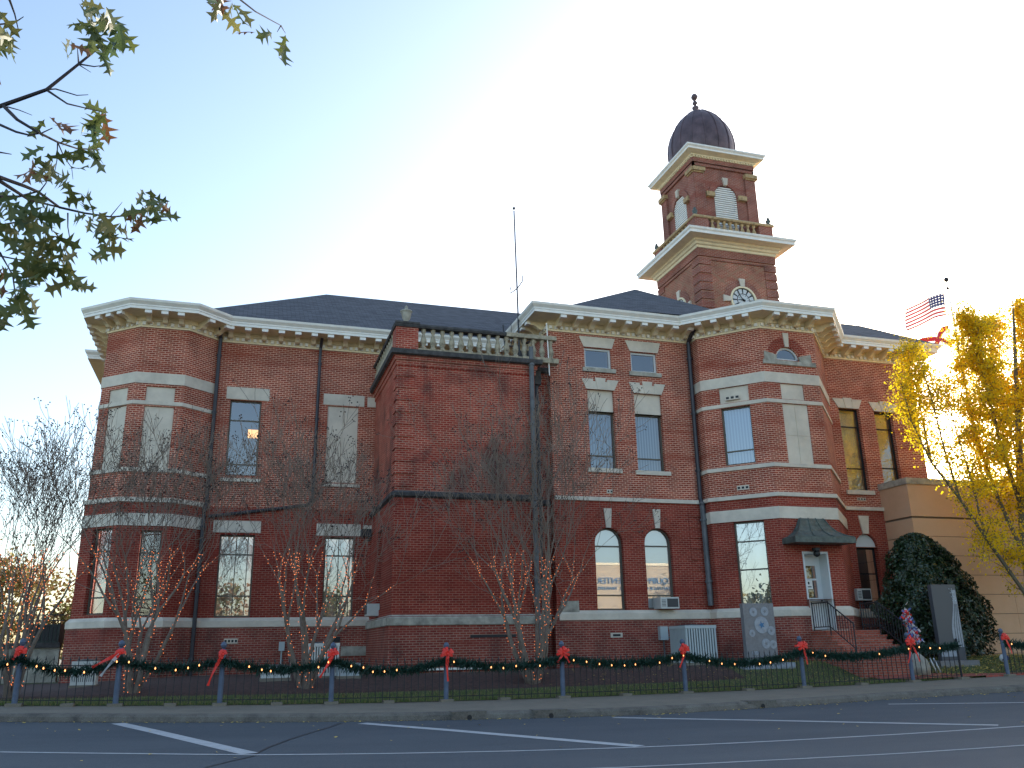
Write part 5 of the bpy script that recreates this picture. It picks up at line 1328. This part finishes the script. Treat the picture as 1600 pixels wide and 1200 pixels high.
Z2=gz(23.1,24.5)
th=thing('memorial_slab','dark memorial slab with a waving striped flag down its right edge, before the magnolia','memorial',(23.1,24.5,Z2))
Fm=Face((22.58,24.42),(23.6,24.42)); b=MB(); b.fbox(Fm,0,1.02,Z2-.1,3.4,-.16,0); b.build('slab',SLATE,th)
b=MB(); n=12; lft=lambda t: .74+.10*math.sin(t*5.2+.8)-.05*t
H0,H1=1.35,3.22
for k in range(n):
    t0,t1=k/n,(k+1)/n; za,zb=H1-(H1-H0)*t0,H1-(H1-H0)*t1
    b.mi=0; b.poly([Fm.pt(lft(t1),zb,.006),Fm.pt(1.0,zb,.006),Fm.pt(1.0,za,.006),Fm.pt(lft(t0),za,.006)])
b.mi=1
for s in range(1,4):
    for k in range(3,n):
        t0,t1=k/n,(k+1)/n; za,zb=H1-(H1-H0)*t0,H1-(H1-H0)*t1; f=lambda t:lft(t)+(1.0-lft(t))*(s/4)
        b.poly([Fm.pt(f(t1),zb,.01),Fm.pt(f(t1)+.025,zb,.01),Fm.pt(f(t0)+.025,za,.01),Fm.pt(f(t0),za,.01)])
b.build('flag_relief',[GRAN_L,SLATE],th)
b=MB()
for s in range(4):
    for k in range(2): b.lathe(Fm.pt(.74+k*.1+s*.03,3.25-s*.13,.012),[(.001,-.02),(.02,0),(.001,.02)],5)
b.build('star',FRAME_W,th)
b=MB(); b.abox(22.3,23.9,24.2,24.8,Z2-.1,Z2+.12); b.build('plinth',GRAN,th)
b=MB(); b.fbox(Fm,.02,.7,1.05,1.3,-.01,.004) ; b.build('base_panel',GRAN_L,th)
# bunting figure (red white and blue wreath on a stand) + cloth covered vase
xw=atY(1427,1000,24.0).x; zw=gz(xw,24.0); th=thing('bunting_wreath','red, white and blue ribbon spray on a small stand beside the steps','wreath',(xw,24,zw))
b=MB(); r=random.Random(9)
for k in range(260):
    t=r.random(); c=Vector((xw-.18+.34*t+r.gauss(0,.08),24+r.gauss(0,.06),zw+1.85-1.0*t+r.gauss(0,.09))); b.mi=r.choice((0,1,2,1)); 
    d=Vector((r.gauss(0,1),r.gauss(0,1),r.gauss(0,1))).normalized(); u=d.orthogonal().normalized(); s_=.06; v=d.cross(u)
    b.poly([c-u*s_-v*s_*.5,c+u*s_-v*s_*.5,c+u*s_+v*s_*.5,c-u*s_+v*s_*.5])
b.build('ribbons',[RIB,FWH,mat('ribbon_blue',(.12,.16,.4),.6)],th); b=MB()
for dx in(-.25,.25): b.tube([(xw+dx,24,zw),(xw,24.05,zw+1.2)],.02,5)
b.build('stand',ACG,th)
xv=atY(1433,1030,23.6).x; zv=gz(xv,23.6); b=MB(); b.lathe((xv,23.6,zv),[(.34,0),(.36,.25),(.3,.45),(.12,.62),(.08,.66)],12); b.mi=1
for dx in(.45,.6): b.tube([(xv+dx,23.55,zv+.5),(xv+dx+.15,23.5,zv+.05)],.025,5)
o=b.build('stone_planter',[STONE_W,FRAME_W],None,smooth=True); tag(o,'small grey domed stone planter behind the fence near the largest bow','planter')
xb=atY(1570,1040,23.4).x; b=MB(); zb_=gz(xb,23.4)+.42; b.sphere((xb,23.4,zb_),.13,12)
b.mi=1; b.tube([(xb,23.4,zb_-.5),(xb,23.4,zb_-.1)],.02,5)
for a in(-.5,.1,.6): b.tube([(xb+.14*math.sin(a+t)*1.0,23.4-.14*math.cos(a+t),zb_+.12*math.sin(t*1.0)) for t in(-.6,-.2,.2,.6)],.018,4)
o=b.build('garden_lamp',[FRAME_W,BLUE],None,smooth=True); tag(o,'small white ball ornament on a stake behind the right fence','ornament')
# antenna mast
am=thing('antenna_mast','slender radio mast with a side bracket standing on the annex roof','antenna',(9.5,29,11.4)); b=MB()
b.tube([(9.55,29,11.4),(9.5,29,14.7),(9.44,29,18.1)],[.035,.03,.025],6); b.sphere((9.44,29,18.2),.06,8); b.build('pole',PIPE,am)
b=MB(); b.tube([(9.44,29,18.2),(9.36,29,19.75)],[.008,.004],4); b.build('whip',PIPE,am)
b=MB(); b.tube([(9.2,28.9,14.75),(9.2,28.9,14.5),(9.52,29,14.8),(9.75,29.1,15.15),(9.75,29.1,15.4)],.022,5); b.build('bracket',PIPE,am)
b=MB(); 
for x in(9.05,): b.tube([(x+.05,29.2,11.4),(x-.08,29.2,13.3)],.03,5)
b.tube([(9.05,29.2,12.45),(9.55,29.0,12.45)],.02,5); b.build('brace',PIPE,am)
b=MB(); b.tube([(9.2,28.9,12.45),(9.2,28.9,13.3)],.012,4); b.sphere((9.75,28.9,12.65),.2,8,.8); b.abox(9.5,9.9,28.8,29.2,11.4,12.2); o=b.build('roof_equipment',[GRIME],None); tag(o,'dark roof equipment box behind the balustrade beside the mast','equipment')
# flagpole
fp=thing('flagpole','tall thin white flagpole with a ball top right of the courthouse','flagpole',(31.5,30,7.5)); b=MB(); b.tube([(31.5,30,7.4),(31.5,30,18.0)],[.06,.035],8); b.build('pole',mat('pole_white',(.8,.8,.8),.4),fp)
b=MB(); b.sphere((31.5,30,18.1),.12,10); b.build('ball',BLACKM,fp); b=MB(); b.lathe((31.5,30,17.6),[(.05,0),(.08,.03),(.05,.1)],8); b.build('truck',BLACKM,fp)
def flag(corners,fn,label,name='flag',nu=26,nv=13):
    """corners px: hoist top, hoist bottom, fly top, fly bottom"""
    ht,hb_,ft,fb=[atY(x,y,30) for x,y in corners]; b=MB(); g=[]
    for j in range(nv*2+1):
        row=[]
        for i in range(nu+1):
            u,v=i/nu,j/(nv*2); top=ht.lerp(ft,u); bot=hb_.lerp(fb,u); p=top.lerp(bot,v)
            p=p+Vector((0,.22*math.sin(u*7+v*1.5)*u,.05*math.sin(u*6.0+.5)*(1 if v<2 else 0)+ .09*math.sin(u*PI)*(1))); row.append(p)
        g.append(row)
    for j in range(nv*2):
        for i in range(nu):
            b.mi=fn((i+.5)/nu,(j+.5)/(nv*2)); b.poly([g[j][i],g[j+1][i],g[j+1][i+1],g[j][i+1]])
    o=b.build(name,[RED,FWH,BLUE],None); tag(o,label,'flag'); return o
def usf(u,v):
    if u<.42 and v<7/13:
        r_=int(v*13*1.3); c=int(u*26*1.0)
        return 1 if (int(u*26)%2==1 and int(v*26)%3==1) else 2
    return 0 if int(v*13)%2==0 else 1
flag(((1475,458),(1479,494),(1418,482),(1420,516)),usf,'striped red and white flag with a blue canton at the top of the flagpole')
def alf(u,v):
    d1=abs(v-u); d2=abs(v-(1-u)); return 0 if min(d1,d2)<.12 else 1
flag(((1482,509),(1489,541),(1432,532),(1455,551)),alf,'white flag with a red diagonal cross below the striped flag')
